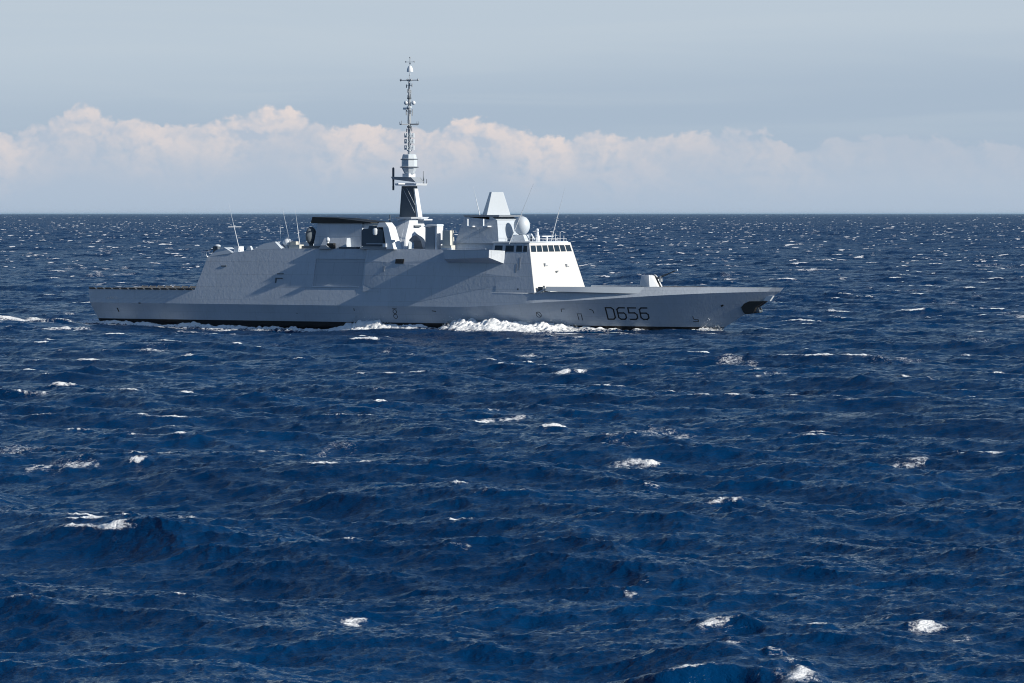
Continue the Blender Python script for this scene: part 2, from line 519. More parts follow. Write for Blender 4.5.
GREY = (0.40, 0.465, 0.555)
M = {
    'hull': paint('hull_grey_paint', GREY, 0.45, 0.35, 0.03, 0.14),
    'side': paint('superstructure_grey_paint', GREY, 0.5, 0.6, 0.028, 0.15),
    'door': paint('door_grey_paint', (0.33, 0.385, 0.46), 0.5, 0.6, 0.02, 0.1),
    'front': paint('bridge_sunlit_grey', (0.50, 0.52, 0.55), 0.5, 0.0, 0.0, 0.08),  # same ship's grey, lightened and warmed to paint in the sun
    'plain': paint('plain_grey_paint', (0.43, 0.50, 0.585), 0.5, 0.0, 0.0, 0.06),
    'white': paint('white_and_sunlit_grey', (0.55, 0.61, 0.69), 0.45, 0.0, 0.0, 0.03),  # white parts, and grey faces with full sun put into the colour
    'mid': paint('mid_grey_paint', (0.24, 0.28, 0.335), 0.5, 0.0, 0.0, 0.1),
    'dark': paint('dark_grey_and_shade', (0.075, 0.10, 0.13), 0.8, 0.0, 0.0, 0.1),  # dark parts, and grey ones with their shade put into the colour
    'black': paint('black_heatproof_paint', (0.012, 0.013, 0.015), 0.6, 0.0, 0.0, 0.1),
    'boot': paint('black_boot_topping', (0.012, 0.012, 0.014), 0.5, 0.0, 0.0, 0.1),
    'deck': paint('dark_deck_coating', (0.10, 0.105, 0.11), 0.8, 0.0, 0.0, 0.1),
    'sand': paint('sand_grey_cover', (0.46, 0.48, 0.47), 0.7, 0.0, 0.0, 0.1),
    'mark': paint('black_marking_paint', (0.015, 0.017, 0.02), 0.6, 0.0, 0.0, 0.0),
    'pale': paint('pale_marking_paint', (0.62, 0.63, 0.64), 0.6, 0.0, 0.0, 0.0),
}
gm = bpy.data.materials.new('tinted_glass')
gm.use_nodes = True
_b = gm.node_tree.nodes['Principled BSDF']
_b.inputs['Base Color'].default_value = (0.012, 0.022, 0.035, 1)
_b.inputs['Roughness'].default_value = 0.08
M['glass'] = gm


class MB:
    """collects shapes given in ship coordinates (s forward from the transom, p to starboard, z up) into one mesh"""
    def __init__(self):
        self.v, self.f = [], []

    def add(self, verts, faces):
        o = len(self.v)
        self.v += [tuple(map(float, q)) for q in verts]
        self.f += [[i + o for i in f] for f in faces]
        return self

    def hexa(self, b, t):
        return self.add(list(b) + list(t), [(3, 2, 1, 0), (4, 5, 6, 7), (0, 1, 5, 4), (1, 2, 6, 5), (2, 3, 7, 6), (3, 0, 4, 7)])

    def box(self, s0, s1, p0, p1, z0, z1):
        return self.hexa([(s0, p0, z0), (s1, p0, z0), (s1, p1, z0), (s0, p1, z0)],
                         [(s0, p0, z1), (s1, p0, z1), (s1, p1, z1), (s0, p1, z1)])

    def taper(self, s0, s1, hp, z0, s2, s3, hp2, z1, pc=0.0):
        """block symmetric about p = pc whose base and top differ"""
        return self.hexa([(s0, pc - hp, z0), (s1, pc - hp, z0), (s1, pc + hp, z0), (s0, pc + hp, z0)],
                         [(s2, pc - hp2, z1), (s3, pc - hp2, z1), (s3, pc + hp2, z1), (s2, pc + hp2, z1)])

    def prism(self, sz, p0, p1):
        n = len(sz)
        v = [(s, p0, z) for s, z in sz] + [(s, p1, z) for s, z in sz]
        return self.add(v, [tuple(range(n)), tuple(range(2 * n - 1, n - 1, -1))] +
                        [(i, (i + 1) % n, n + (i + 1) % n, n + i) for i in range(n)])

    def tube(self, a, b, r0, r1=None, n=8):
        r1 = r0 if r1 is None else r1
        a, b = np.array(a, float), np.array(b, float)
        d = (b - a) / np.linalg.norm(b - a)
        e = np.cross(d, (0, 0, 1) if abs(d[2]) < 0.9 else (1, 0, 0))
        e /= np.linalg.norm(e)
        g = np.cross(d, e)
        v = []
        for c, r in ((a, r0), (b, r1)):
            for i in range(n):
                t = 2 * math.pi * i / n
                v.append(c + r * (math.cos(t) * e + math.sin(t) * g))
        return self.add(v, [tuple(range(n)), tuple(range(2 * n - 1, n - 1, -1))] +
                        [(i, (i + 1) % n, n + (i + 1) % n, n + i) for i in range(n)])

    def ball(self, c, rs, rp, rz, n=18, m=10, t0=0.0, t1=math.pi):
        v, f = [], []
        for j in range(m + 1):
            t = t0 + (t1 - t0) * j / m
            for i in range(n):
                a = 2 * math.pi * i / n
                v.append((c[0] + rs * math.sin(t) * math.cos(a), c[1] + rp * math.sin(t) * math.sin(a), c[2] + rz * math.cos(t)))
        for j in range(m):
            for i in range(n):
                f.append((j * n + i, j * n + (i + 1) % n, (j + 1) * n + (i + 1) % n, (j + 1) * n + i))
        f.append(tuple(range((m) * n, (m + 1) * n)))
        return self.add(v, f)

    def lathe(self, c, prof, n=16):
        """prof: list of (radius, z)"""
        v, f = [], []
        for r, z in prof:
            for i in range(n):
                a = 2 * math.pi * (i + 0.5) / n
                v.append((c[0] + r * math.cos(a), c[1] + r * math.sin(a), z))
        for j in range(len(prof) - 1):
            for i in range(n):
                f.append((j * n + i, j * n + (i + 1) % n, (j + 1) * n + (i + 1) % n, (j + 1) * n + i))
        f.append(tuple(range(n)))
        f.append(tuple(range((len(prof) - 1) * n, len(prof) * n)))
        return self.add(v, f)

    def build(self, name, mat, parent, angle=32.0, bevel=0.0, label=None):
        bm = bmesh.new()
        vs = [bm.verts.new((s, -p, z)) for s, p, z in self.v]
        for f in self.f:
            try:
                bm.faces.new([vs[i] for i in f])
            except ValueError:
                pass
        bmesh.ops.remove_doubles(bm, verts=bm.verts, dist=0.0005)
        bmesh.ops.recalc_face_normals(bm, faces=bm.faces)
        if bevel:
            bmesh.ops.bevel(bm, geom=[e for e in bm.edges if len(e.link_faces) == 2 and e.calc_face_angle(0) > 0.5],
                            offset=bevel, segments=2, affect='EDGES', profile=0.6)
        me = bpy.data.meshes.new(name)
        bm.to_mesh(me)
        bm.free()
        me.polygons.foreach_set('use_smooth', np.ones(len(me.polygons), bool))
        me.set_sharp_from_angle(angle=R(angle))
        me.materials.append(M[mat])
        o = bpy.data.objects.new(name, me)
        o.parent = parent
        if label:
            o['label'] = label
        COL.objects.link(o)
        return o


ship = bpy.data.objects.new('warship', None)
ship.location = tuple(SHIP_O)
ship.rotation_euler = (0, 0, -HEADING)
ship['label'] = 'grey frigate with hull number D656 and a tall mast, steaming through the dark blue sea'
ship['category'] = 'warship'
COL.objects.link(ship)


def soft(a, n=3):
    """light smoothing of a tabulated line, ends kept"""
    for _ in range(n):
        b = a.copy()
        b[1:-1] = 0.25 * a[:-2] + 0.5 * a[1:-1] + 0.25 * a[2:]
        a = b
    return a


WALL = lambda z: 10.3 - 0.222 * (z - 4.0)           # half-breadth of the tumblehome side at height z, forward
WALLA = lambda z: 10.3 - 0.268 * (z - 4.0)          # and abaft the boat bay
SW = np.concatenate([np.arange(0, 86, 2.0), np.arange(86, 132.01, 1.0)])
rk = soft(tab(SW, [(0, -1.2), (10, -.3), (20, 0), (86, 0), (110, 1.2), (122, 4.2), (128, 7.8), (132, 12.0)]))
rd = soft(tab(SW, [(0, -1.95), (10, -.5), (20, 0), (86, 0), (110, 1.3), (122, 4.5), (128, 8.4), (132, 12.9)]))
rk[-1], rd[-1] = 12.2, 12.9
SK, SD = SW + rk, SW + rd
PW = soft(tab(SW, [(0, 7.9), (24, 8.7), (48, 8.95), (66, 9.0), (78, 8.75), (90, 8.2), (98, 7.15), (110, 5.0), (120, 2.9), (128, 1.0), (132, 0.06)]))
PK = soft(tab(SK, [(-1.2, 9.8), (24, 10.27), (86, 10.3), (93, 10.15), (100, 9.75), (111, 8.0), (122, 5.6), (133, 2.9), (142, .75), (144, .05)]))
ZK = soft(tab(SK, [(-1.2, 4.02), (84, 4.0), (93, 4.5), (100, 5.05), (111, 5.7), (122, 6.45), (133, 7.0), (142, 7.25), (144, 7.3)]))
PD = tab(SD, [(-1.95, 9.2), (20, WALLA(6.7)), (60, WALLA(6.7)), (66, WALL(6.7)), (97, WALL(6.7)), (100, 9.0), (108, 8.05), (114, 6.9), (118, 5.95), (122, 4.95), (133, 2.25), (142, .58), (144.9, .03)])
ZD = tab(SD, [(-1.95, 6.65), (20, 6.7), (97, 6.7), (101, 7.0), (110, 7.1), (114, 7.35), (118, 7.95), (133, 8.02), (144.9, 8.0)])
ZB = tab(SW, [(0, 0.85), (80, 0.85), (132, 0.55)])  # top of the black boot topping


def hull_line(k):
    """lines of the hull from keel to deck edge as arrays (s, p, z)"""
    t = ZB / ZK
    if k == 'keel':
        return SW - 0.0, PW * 0.35, np.full_like(SW, -4.0)
    if k == 'water':
        return SW, PW, np.zeros_like(SW)
    if k == 'boot':
        return SW + t * rk, PW + t * (PK - PW), ZB
    if k == 'knuckle':
        return SK, PK, ZK
    return SD, PD, ZD


def hull_at(s, z):
    """half-breadth of the hull side between boot topping and knuckle"""
    best = None
    for i in range(len(SW)):
        t = z / ZK[i]
        si, pi = SW[i] + t * rk[i], PW[i] + t * (PK[i] - PW[i])
        if best is not None and best[0] <= s <= si:
            f = (s - best[0]) / (si - best[0])
            return best[1] + f * (pi - best[1])
        best = (si, pi)
    return best[1]


def shell(lines):
    m = MB()
    rings = []
    for sg in (1, -1):
        for a, b in zip(lines[:-1], lines[1:]):
            n = len(SW)
            v = [(a[0][i], sg * a[1][i], a[2][i]) for i in range(n)] + [(b[0][i], sg * b[1][i], b[2][i]) for i in range(n)]
            m.add(v, [(i, i + 1, n + i + 1, n + i) for i in range(n - 1)])
    for i in (0, -1):                                # transom and stem
        for a, b in zip(lines[:-1], lines[1:]):
            m.add([(a[0][i], a[1][i], a[2][i]), (b[0][i], b[1][i], b[2][i]), (b[0][i], -b[1][i], b[2][i]), (a[0][i], -a[1][i], a[2][i])], [(0, 1, 2, 3)])
    return m


shell([hull_line('boot'), hull_line('knuckle'), hull_line('deck')]).build('hull', 'hull', ship, 8.0)
shell([hull_line('keel'), hull_line('water'), hull_line('boot')]).build('boot_topping', 'boot', ship)
n = len(SW)
md = MB()
md.add([(SD[i], PD[i], ZD[i]) for i in range(n)] + [(SD[i], -PD[i], ZD[i]) for i in range(n)], [(i, i + 1, n + i + 1, n + i) for i in range(n - 1)])
md.build('deck', 'deck', ship)

# overhanging forecastle bulwark
for sg in (1, -1):
    m = MB()
    ss = np.linspace(100.6, 119, 14)
    ob = [(s, sg * tab(s, [(100, 9.82), (108, 8.85), (115, 7.25), (119, 6.0)]), tab(s, [(100, 7.15), (110, 6.95), (119, 6.75)])) for s in ss]
    ot = [(s, sg * tab(s, [(100, 9.62), (108, 8.62), (115, 6.95), (119, 5.72)]), 7.97) for s in ss]
    it = [(s, p - sg * 0.35, z) for s, p, z in ot]
    ib = [(s, p - sg * 1.0, z + 0.04) for s, p, z in ob]
    k = len(ss)
    m.add(ob + ot + it + ib, [(j * k + i, j * k + i + 1, ((j + 1) % 4) * k + i + 1, ((j + 1) % 4) * k + i) for j in range(4) for i in range(k - 1)] +
          [(0, k, 2 * k, 3 * k), (k - 1, 2 * k - 1, 3 * k - 1, 4 * k - 1)])
    m.build('bulwark', 'plain', ship)
    # short sloping stay where the bulwark starts
    MB().hexa([(98.2, sg * 9.55, 6.72), (98.9, sg * 9.55, 6.72), (98.9, sg * 9.2, 6.72), (98.2, sg * 9.2, 6.72)],
              [(100.5, sg * 9.68, 7.6), (100.9, sg * 9.68, 7.6), (100.9, sg * 9.3, 7.6), (100.5, sg * 9.3, 7.6)]).build('bulwark_stay', 'plain', ship)

# superstructure side walls
TOPZ = lambda s: tab(s, [(25.2, 13.2), (32, 14.3), (42, 14.85), (97, 14.75)])
AFT = lambda z: 23.2 + (z - 6.7) * 0.30
FRONT = lambda z: 98.2 - (z - 7.0) * 0.235
sup = MB()
cols = [24, 30, 36, 42, 49.8, 60.7, 61.2, 66, 72, 80, 88, 98]
for sg in (1, -1):
    for i in range(len(cols) - 1):
        for j in range(3):
            q = []
            for ci, rj in ((i, j), (i + 1, j), (i + 1, j + 1), (i, j + 1)):
                top = TOPZ(cols[ci])
                z = (6.7, 7.65, 12.9, top)[rj]
                if ci == 0:
                    z = (6.7, 7.65, 11.8, 13.2)[rj]
                s = AFT(z) if ci == 0 else FRONT(z) if ci == len(cols) - 1 else cols[ci]
                q.append((s, sg * (WALLA if ci <= 5 else WALL)(z), z))
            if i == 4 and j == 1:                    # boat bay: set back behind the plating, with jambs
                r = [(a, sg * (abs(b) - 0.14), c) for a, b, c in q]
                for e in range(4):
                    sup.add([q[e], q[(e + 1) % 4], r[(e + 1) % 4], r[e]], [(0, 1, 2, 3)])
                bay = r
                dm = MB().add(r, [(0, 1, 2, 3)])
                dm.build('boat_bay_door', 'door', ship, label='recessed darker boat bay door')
                MB().hexa([(49.7, sg * (WALLA(7.6) - .1), 7.5), (60.2, sg * (WALLA(7.6) - .1), 7.5), (60.2, sg * (WALLA(7.5) + .10), 7.5), (49.7, sg * (WALLA(7.5) + .10), 7.5)],
                          [(49.7, sg * (WALLA(7.6) - .1), 7.66), (60.2, sg * (WALLA(7.6) - .1), 7.66), (60.2, sg * (WALLA(7.5) + .10), 7.66), (49.7, sg * (WALLA(7.5) + .10), 7.66)]).build('bay_sill', 'white', ship)
            else:
                sup.add(q, [(0, 1, 2, 3)])
# aft hangar face, deck over it, and the forward face under the bridge
for j in range(3):
    z0, z1 = (6.7, 7.65, 11.8)[j], (7.65, 11.8, 13.2)[j]
    sup.add([(AFT(z0), WALLA(z0), z0), (AFT(z0), -WALLA(z0), z0), (AFT(z1), -WALLA(z1), z1), (AFT(z1), WALLA(z1), z1)], [(0, 1, 2, 3)])
for i in range(len(cols) - 1):
    a, b = cols[i], cols[i + 1]
    za, zb = (13.2 if i == 0 else TOPZ(a)), TOPZ(b)
    sa = AFT(13.2) if i == 0 else a
    sb = FRONT(zb) if i == len(cols) - 2 else b
    wa, wb = (WALLA if i <= 5 else WALL)(za), (WALLA if i + 1 <= 5 else WALL)(zb)
    sup.add([(sa, wa, za), (sb, wb, zb), (sb, -wb, zb), (sa, -wa, za)], [(0, 1, 2, 3)])
zf = [6.7, TOPZ(98)]
sup.add([(FRONT(zf[0]), WALL(zf[0]), zf[0]), (FRONT(zf[0]), -WALL(zf[0]), zf[0]), (FRONT(zf[1]), -WALL(zf[1]), zf[1]), (FRONT(zf[1]), WALL(zf[1]), zf[1])], [(0, 1, 2, 3)])
superstructure = sup.build('superstructure', 'side', ship, 8.0)

# hangar shutter, seen from astern
MB().hexa([(23.0, -4.5, 6.75), (23.1, -4.5, 6.75), (23.1, 4.5, 6.75), (23.0, 4.5, 6.75)],
          [(24.35, -4.4, 11.3), (24.45, -4.4, 11.3), (24.45, 4.4, 11.3), (24.35, 4.4, 11.3)]).build('hangar_shutter', 'mid', ship)

# side plating that stands proud amidships, forward of the boat bay
for sg in (1, -1):
    def w(s, z, add=0.0):
        return (s, sg * (WALL(z) + add), z)
    A, B, C, E = w(61.3, 12.75, .30), w(61.3, 8.1, .02), w(70.6, 4.3, .02), w(97.2, 9.4, .02)
    D = w(77.0, 11.3, .32)
    Fp, G, Hh = w(66.4, 14.82, .03), w(80.5, 14.78, .03), w(92.0, 12.2, .04)
    m = MB().add([A, B, C, E, D, Fp, G, Hh, w(61.3, 12.75, -.1), w(66.4, 14.82, -.1)],
                 [(0, 1, 2), (0, 2, 4), (4, 2, 3), (0, 4, 6, 5), (4, 3, 7), (4, 7, 6), (0, 8, 1), (0, 5, 9, 8)])
    m.build('side_plating', 'side', ship, 4.0)
    MB().hexa([w(67.9, 12.1, .45), w(69.7, 12.1, .45), w(69.7, 12.1, .2), w(67.9, 12.1, .2)],
              [w(67.9, 12.95, .38), w(69.7, 12.95, .38), w(69.7, 12.95, .2), w(67.9, 12.95, .2)]).build('side_port', 'black', ship, label='square black opening in the ship side')

SIDEW = lambda s, z: WALL(z) + 0.055
# bridge house on top of the superstructure
ZR = 16.15
bh = MB()
FW = lambda z: WALL(z) + 0.05                       # half-width of the bridge front
def face(p, z, d=0.0):
    '''point on the raked front of the bridge'''
    return (FRONT(z) + d + 0.038 * (FW(z) - p), p, z)
bh.hexa([(88.3, -WALL(14.76), 14.76), face(-FW(14.76) - .5, 14.76), face(FW(14.76), 14.76), (88.3, FW(14.76), 14.76)],
        [(88.6, -WALL(ZR), ZR), face(-FW(ZR) - .5, ZR), face(FW(ZR), ZR), (88.6, FW(ZR), ZR)])
bh.hexa([(90.0, -FW(6.75) - .5, 6.75), face(-FW(6.75) - .5, 6.75), face(FW(6.75), 6.75), (90.0, FW(6.75), 6.75)],
        [(90.0, -FW(14.757) - .5, 14.757), face(-FW(14.757) - .5, 14.757), face(FW(14.757), 14.757), (90.0, FW(14.757), 14.757)])
bridge = bh.build('bridge', 'side', ship)
MB().hexa([face(-FW(6.9) - .45, 6.9, -.02), face(-FW(6.9) - .45, 6.9, .03), face(FW(6.9) - .02, 6.9, .03), face(FW(6.9) - .02, 6.9, -.02)],
          [face(-FW(16.1) - .45, 16.1, -.02), face(-FW(16.1) - .45, 16.1, .03), face(FW(16.1) - .02, 16.1, .03), face(FW(16.1) - .02, 16.1, -.02)]).build('bridge_front', 'front', bridge)  # thin skin carrying the painted sunlit tone
MB().hexa([(88.4, -7.95, ZR + .003), (96.35, -7.95, ZR + .003), (96.35, 7.95, ZR + .003), (88.4, 7.95, ZR + .003)],
          [(88.4, -7.85, ZR + .2), (96.3, -7.85, ZR + .2), (96.3, 7.85, ZR + .2), (88.4, 7.85, ZR + .2)]).build('roof', 'plain', bridge)
for i in range(7):                                   # seven panes across the front
    hi, lo = FW(14.42) - .3, -FW(14.42) - .1
    st = (hi - lo) / 7
    c0, c1 = hi - i * st - 0.12, hi - (i + 1) * st + 0.26
    z0, z1 = 14.42, 15.62
    q = []
    for z in (z0, z1):
        k = FW(z) / FW(14.42)
        q.append([face(c0 * k, z, -.02), face(c0 * k, z, .07), face(c1 * k, z, .07), face(c1 * k, z, -.02)])
    MB().hexa(q[0], q[1]).build('bridge_window', 'glass', bridge)
for sg in (1, -1):
    for s0, s1 in ((88.9, 90.6), (91.2, 93.0), (93.5, 94.75), (95.0, 95.85)):
        z0, z1 = 14.45, 15.6
        q = [[(s0, sg * (WALL(z) - .02), z), (s1, sg * (WALL(z) - .02), z), (s1 - (z - z0) * .1, sg * (SIDEW(s1, z) + .035), z), (s0, sg * (SIDEW(s0, z) + .035), z)] for z in (z0, z1)]
        MB().hexa(q[0], q[1]).build('bridge_window', 'glass', bridge)
    # wing sponson: slab side, and a bright forward facet tapering into the wall
    wb = MB()
    v = [(79.6, sg * 10.6, 13.0), (89.3, sg * 11.0, 13.35), (91.2, sg * 8.45, 12.2), (79.2, sg * 8.4, 12.2),
         (79.2, sg * 10.45, 14.80), (89.3, sg * 10.9, 14.80), (91.2, sg * 8.1, 14.6), (79.0, sg * 7.9, 14.80)]
    wb.hexa(v[:4], v[4:])
    wing = wb.build('bridge_wing', 'side', ship)
    MB().tube((80, sg * 10.3, 15.1), (88.5, sg * 10.7, 15.1), .03).tube((80, sg * 10.3, 14.7), (80, sg * 10.3, 15.1), .03).tube((84, sg * 10.5, 14.7), (84, sg * 10.5, 15.1), .03).tube((88.5, sg * 10.7, 14.6), (88.5, sg * 10.7, 15.1), .03).build('handrail', 'white', wing)

# little fittings on the bridge front: foot rungs, lamps
for (p, z, dz) in ((3.6, 11.7, .55), (-4.6, 11.5, .55)):
    MB().box(FRONT(z) - .02, FRONT(z) + .16 + .038 * (10 - p), p, p + .35, z, z + dz).box(FRONT(z) - .02, FRONT(z) + .12 + .038 * (10 - p), p - .9, p, z + .05, z + .18).build('deck_lamp', 'mid', ship)
MB().box(FRONT(10.6) - .02, FRONT(10.6) + .55, -.4, .1, 10.45, 10.75).box(FRONT(10.6) - .02, FRONT(10.6) + .55, -.9, -.4, 10.68, 10.8).build('horn', 'dark', ship)
MB().box(98.6, 99.6, 8.1, 8.9, 6.9, 7.9).tube((99.2, 7.6, 6.9), (99.2, 7.6, 8.1), .2).box(99.4, 100.3, 7.2, 8.2, 6.9, 7.6).build('mooring_bollard', 'dark', ship)

# sensor tower behind the bridge
tw = MB()
tw.hexa([(78.4, -5.4, 14.78), (88.5, -5.4, 14.78), (88.5, 5.4, 14.78), (78.4, 5.4, 14.78)],
        [(80.6, -4.5, 21.0), (87.6, -4.5, 20.3), (87.6, 4.5, 20.3), (80.6, 4.5, 21.0)])
tower = tw.build('sensor_tower', 'side', ship)
MB().hexa([(80.5, -4.6, 20.98), (88.0, -4.6, 20.98), (88.0, 4.6, 20.98), (80.5, 4.6, 20.98)],
          [(80.4, -4.7, 21.32), (88.2, -4.7, 21.32), (88.2, 4.7, 21.32), (80.4, 4.7, 21.32)]).build('tower_roof', 'mid', tower)
MB().hexa([(85.9, -4.45, 20.3), (87.62, -4.45, 20.32), (87.62, 4.45, 20.32), (85.9, 4.45, 20.3)],
          [(85.9, -4.4, 20.97), (86.4, -4.4, 20.97), (86.4, 4.4, 20.97), (85.9, 4.4, 20.97)]).build('tower_brow', 'plain', tower)
for sg in (1, -1):
    for s in (81.9, 85.3):                           # L-shaped aerial brackets on the tower side
        MB().box(s, s + 1.15, sg * 4.6, sg * 6.2, 19.05, 19.3).box(s, s + .22, sg * 5.8, sg * 6.2, 19.3, 20.6).build('aerial_bracket', 'white', tower)
    MB().box(79.3, 88.0, sg * 5.1, sg * 5.6, 15.9, 16.0).build('catwalk', 'mid', tower)

# big radar housing: a four-sided pyramid turned cornerwise
def oblong(c, ha, hb, z, a):
    """corners of a rectangle whose broad face looks towards angle a off the bow"""
    f, g = (math.cos(R(a)), math.sin(R(a))), (-math.sin(R(a)), math.cos(R(a)))
    return [(c[0] + i * ha * f[0] + j * hb * g[0], c[1] + i * ha * f[1] + j * hb * g[1], z) for i, j in ((-1, -1), (1, -1), (1, 1), (-1, 1))]
MB().hexa(oblong((85.0, 0), 1.5, 2.35, 21.33, 45), oblong((85.0, 0), .7, 1.15, 25.7, 45)).build('radar_housing', 'plain', ship, 12.0, bevel=.05)

# ball radome on a pedestal on the bridge roof
rp = MB().taper(88.9, 92.2, 1.9, 16.36, 89.4, 91.4, 1.2, 17.6)
MB().ball((90.6, .2, 19.3), 1.55, 1.55, 1.8, 28, 18).build('radome', 'plain', ship)
rp.build('radome_pedestal', 'plain', ship)
MB().prism([(92.2, 16.36), (93.4, 16.36), (92.5, 17.8), (91.9, 17.8)], -.3, .1).build('radome_strut', 'white', ship)

# bridge roof fittings
MB().lathe((95.0, 2.3), [(.55, 16.36), (.5, 17.4), (.34, 17.5), (.3, 18.1), (.2, 18.2)], 14).ball((95.0, 2.3, 18.45), .33, .33, .33, 12, 8).build('light_director', 'white', ship)
MB().box(94.2, 94.6, 3.2, 3.6, 16.36, 17.3).build('signal_lamp', 'dark', ship)
MB().tube((95.2, -1.2, 16.36), (95.2, -1.2, 17.2), .22).box(95.0, 95.4, -3.6, 1.0, 17.2, 17.42).build('navigation_radar', 'white', ship)
for p, hh in ((-3.2, 1.5), (-5.1, 1.9), (-6.7, 1.1), (4.6, .9), (6.2, 1.2), (-4.2, .8)):
    MB().tube((96.0, p, 16.3), (96.0, p, 16.3 + hh), .07, .05).build('roof_post', 'white', ship)
rl = MB()
for p in np.linspace(-7.6, 7.6, 12):
    rl.tube((96.1, p, 16.3), (96.1, p, 16.85), .025)
rl.tube((96.1, -7.6, 16.85), (96.1, 7.6, 16.85), .025)
for sg in (1, -1):
    rl.tube((96.1, sg * 7.6, 16.85), (89.5, sg * 7.6, 16.85), .03)
    for s in np.arange(89.5, 96, 1.6):
        rl.tube((s, sg * 7.6, 16.3), (s, sg * 7.6, 16.85), .025)
rl.build('roof_railing', 'white', ship)

# ---- mast: arched base, dark tower, sensor drum, pole with rings and yards
mb = MB()
def plate(o2, s_of_z, thick):                        # closed outline (p, z) on a slightly raked plane
    k = len(o2)
    v = [(s_of_z(z), p, z) for p, z in o2] + [(s_of_z(z) - thick, p, z) for p, z in o2]
    mb.add(v, [(i, (i + 1) % k, k + (i + 1) % k, k + i) for i in range(k)])
    return v, k
sz = lambda z: 67.7 - (z - 14.7) * 0.03
half_out = [(5.6, 14.75), (4.0, 14.75), (3.0, 16.6), (2.0, 17.1), (0.0, 17.7)]
outl = half_out + [(-p, z) for p, z in half_out[-2::-1]] + [(-2.55, 20.6), (2.55, 20.6)]
v, k = plate(outl, sz, 0.9)
base = len(mb.v) - 2 * k
for o in (0, k):                                     # front and back faces, cut into pieces round the arch
    L = [base + o + i for i in range(k)]
    mb.f += [[L[0], L[1], L[2], L[10]], [L[2], L[3], L[10]], [L[3], L[4], L[10]], [L[4], L[9], L[10]], [L[4], L[5], L[9]], [L[5], L[6], L[9]], [L[6], L[7], L[8], L[9]]]
mast_base = mb.build('mast_base', 'white', ship, 20.0)  # painted whiter than the flanks for the sun on its forward face
for sg in (1, -1):                                   # sloping flanks running aft
    MB().hexa([(63.6, sg * 5.4, 16.1), (66.85, sg * 5.3, 15.6), (66.85, sg * 4.6, 15.6), (63.6, sg * 4.7, 16.1)],
              [(64.2, sg * 2.5, 20.2), (66.7, sg * 2.5, 20.58), (66.7, sg * 2.0, 20.58), (64.2, sg * 2.0, 20.2)]).build('mast_flank', 'side', mast_base)
    MB().box(64.6, 66.7, sg * 4.2, sg * 4.9, 14.75, 16.3).build('mast_locker', 'mid', mast_base)
MB().taper(61.5, 65.2, 2.2, 14.78, 62.8, 66.0, 1.8, 20.2).build('mast_core', 'plain', mast_base)
MB().hexa([(65.0, -3.2, 20.62), (68.2, -3.2, 20.62), (68.2, 3.2, 20.62), (65.0, 3.2, 20.62)],
          [(64.8, -3.6, 20.95), (68.4, -3.6, 20.95), (68.4, 3.6, 20.95), (64.8, 3.6, 20.95)]).box(67.2, 68.9, -3.9, -.6, 20.3, 20.55).build('mast_platform', 'white', mast_base)
MB().box(66.9, 67.95, -1.2, 1.2, 19.0, 19.35).build('mast_slot', 'dark', mast_base)
mt = MB().hexa([(64.3, -.9, 20.96), (68.0, -.9, 20.96), (68.0, .9, 20.96), (64.3, .9, 20.96)],
               [(64.7, -.75, 26.9), (67.3, -.75, 26.9), (67.3, .75, 26.9), (64.7, .75, 26.9)])
mast = mt.build('mast', 'dark', ship)
MB().hexa([(68.02, -.85, 20.96), (68.4, -.85, 20.96), (68.4, .8, 20.96), (68.02, .8, 20.96)],
          [(67.33, -.7, 26.4), (67.5, -.7, 26.4), (67.5, .65, 26.4), (67.33, .65, 26.4)]).build('mast_lit_front', 'white', mast)  # white strip painting sunlight onto the mast's forward face
cb = MB()
for a, b in (((65.0, .85, 26.5), (67.7, .95, 21.8)), ((65.9, .85, 26.5), (67.8, .95, 23.2))):
    cb.tube(a, b, .035, n=5)
cb.build('mast_stay', 'plain', mast)
MB().hexa([(63.9, -1.7, 27.0), (68.6, -2.1, 27.0), (68.6, 2.1, 27.0), (63.9, 1.7, 27.0)],
          [(63.7, -1.7, 27.4), (68.8, -2.2, 27.4), (68.8, 2.2, 27.4), (63.7, 1.7, 27.4)]).tube((66, -5.6, 27.3), (66, 4.5, 27.3), .16).build('lower_platform', 'white', mast)
MB().hexa([(63.0, -1.4, 28.2), (68.4, -1.8, 27.6), (68.4, 1.8, 27.6), (63.0, 1.4, 28.2)],
          [(62.7, -1.4, 28.7), (67.4, -1.9, 28.6), (67.4, 1.9, 28.6), (62.7, 1.4, 28.7)]).build('upper_platform', 'mid', mast)
MB().box(65.2, 66.6, -1.3, 1.3, 28.6, 29.3).build('equipment_locker', 'white', mast)
MB().lathe((62.9, .8), [(.18, 26.8), (.22, 29.3), (.22, 30.3), (.12, 30.5)], 8).tube((62.9, .8, 26.9), (62.9, .8, 26.1), .22, .2).build('direction_aerial', 'dark', mast)
for s, p, hh in ((68.2, -1.6, 1.3), (67.9, -3.4, .9), (66.2, -5.4, 1.0), (66.6, -4.4, 2.4)):
    MB().tube((s, p, 27.3), (s, p, 27.4 + hh), .07, .05).build('stub_aerial', 'dark', mast)
drum = MB().lathe((66.0, 0), [(.6, 29.0), (1.0, 29.4), (1.5, 30.4), (1.5, 31.9), (1.3, 32.9), (1.1, 33.05)], 8).build('sensor_drum', 'plain', mast, 15)
MB().lathe((66.0, 0), [(1.65, 30.42), (1.9, 30.52), (1.9, 30.6), (1.6, 30.68)], 8).build('drum_rim', 'mid', drum, 15)
MB().lathe((66.0, 0), [(1.55, 31.95), (1.75, 32.02), (1.75, 32.1), (1.5, 32.18)], 8).build('drum_rim', 'mid', drum, 15)
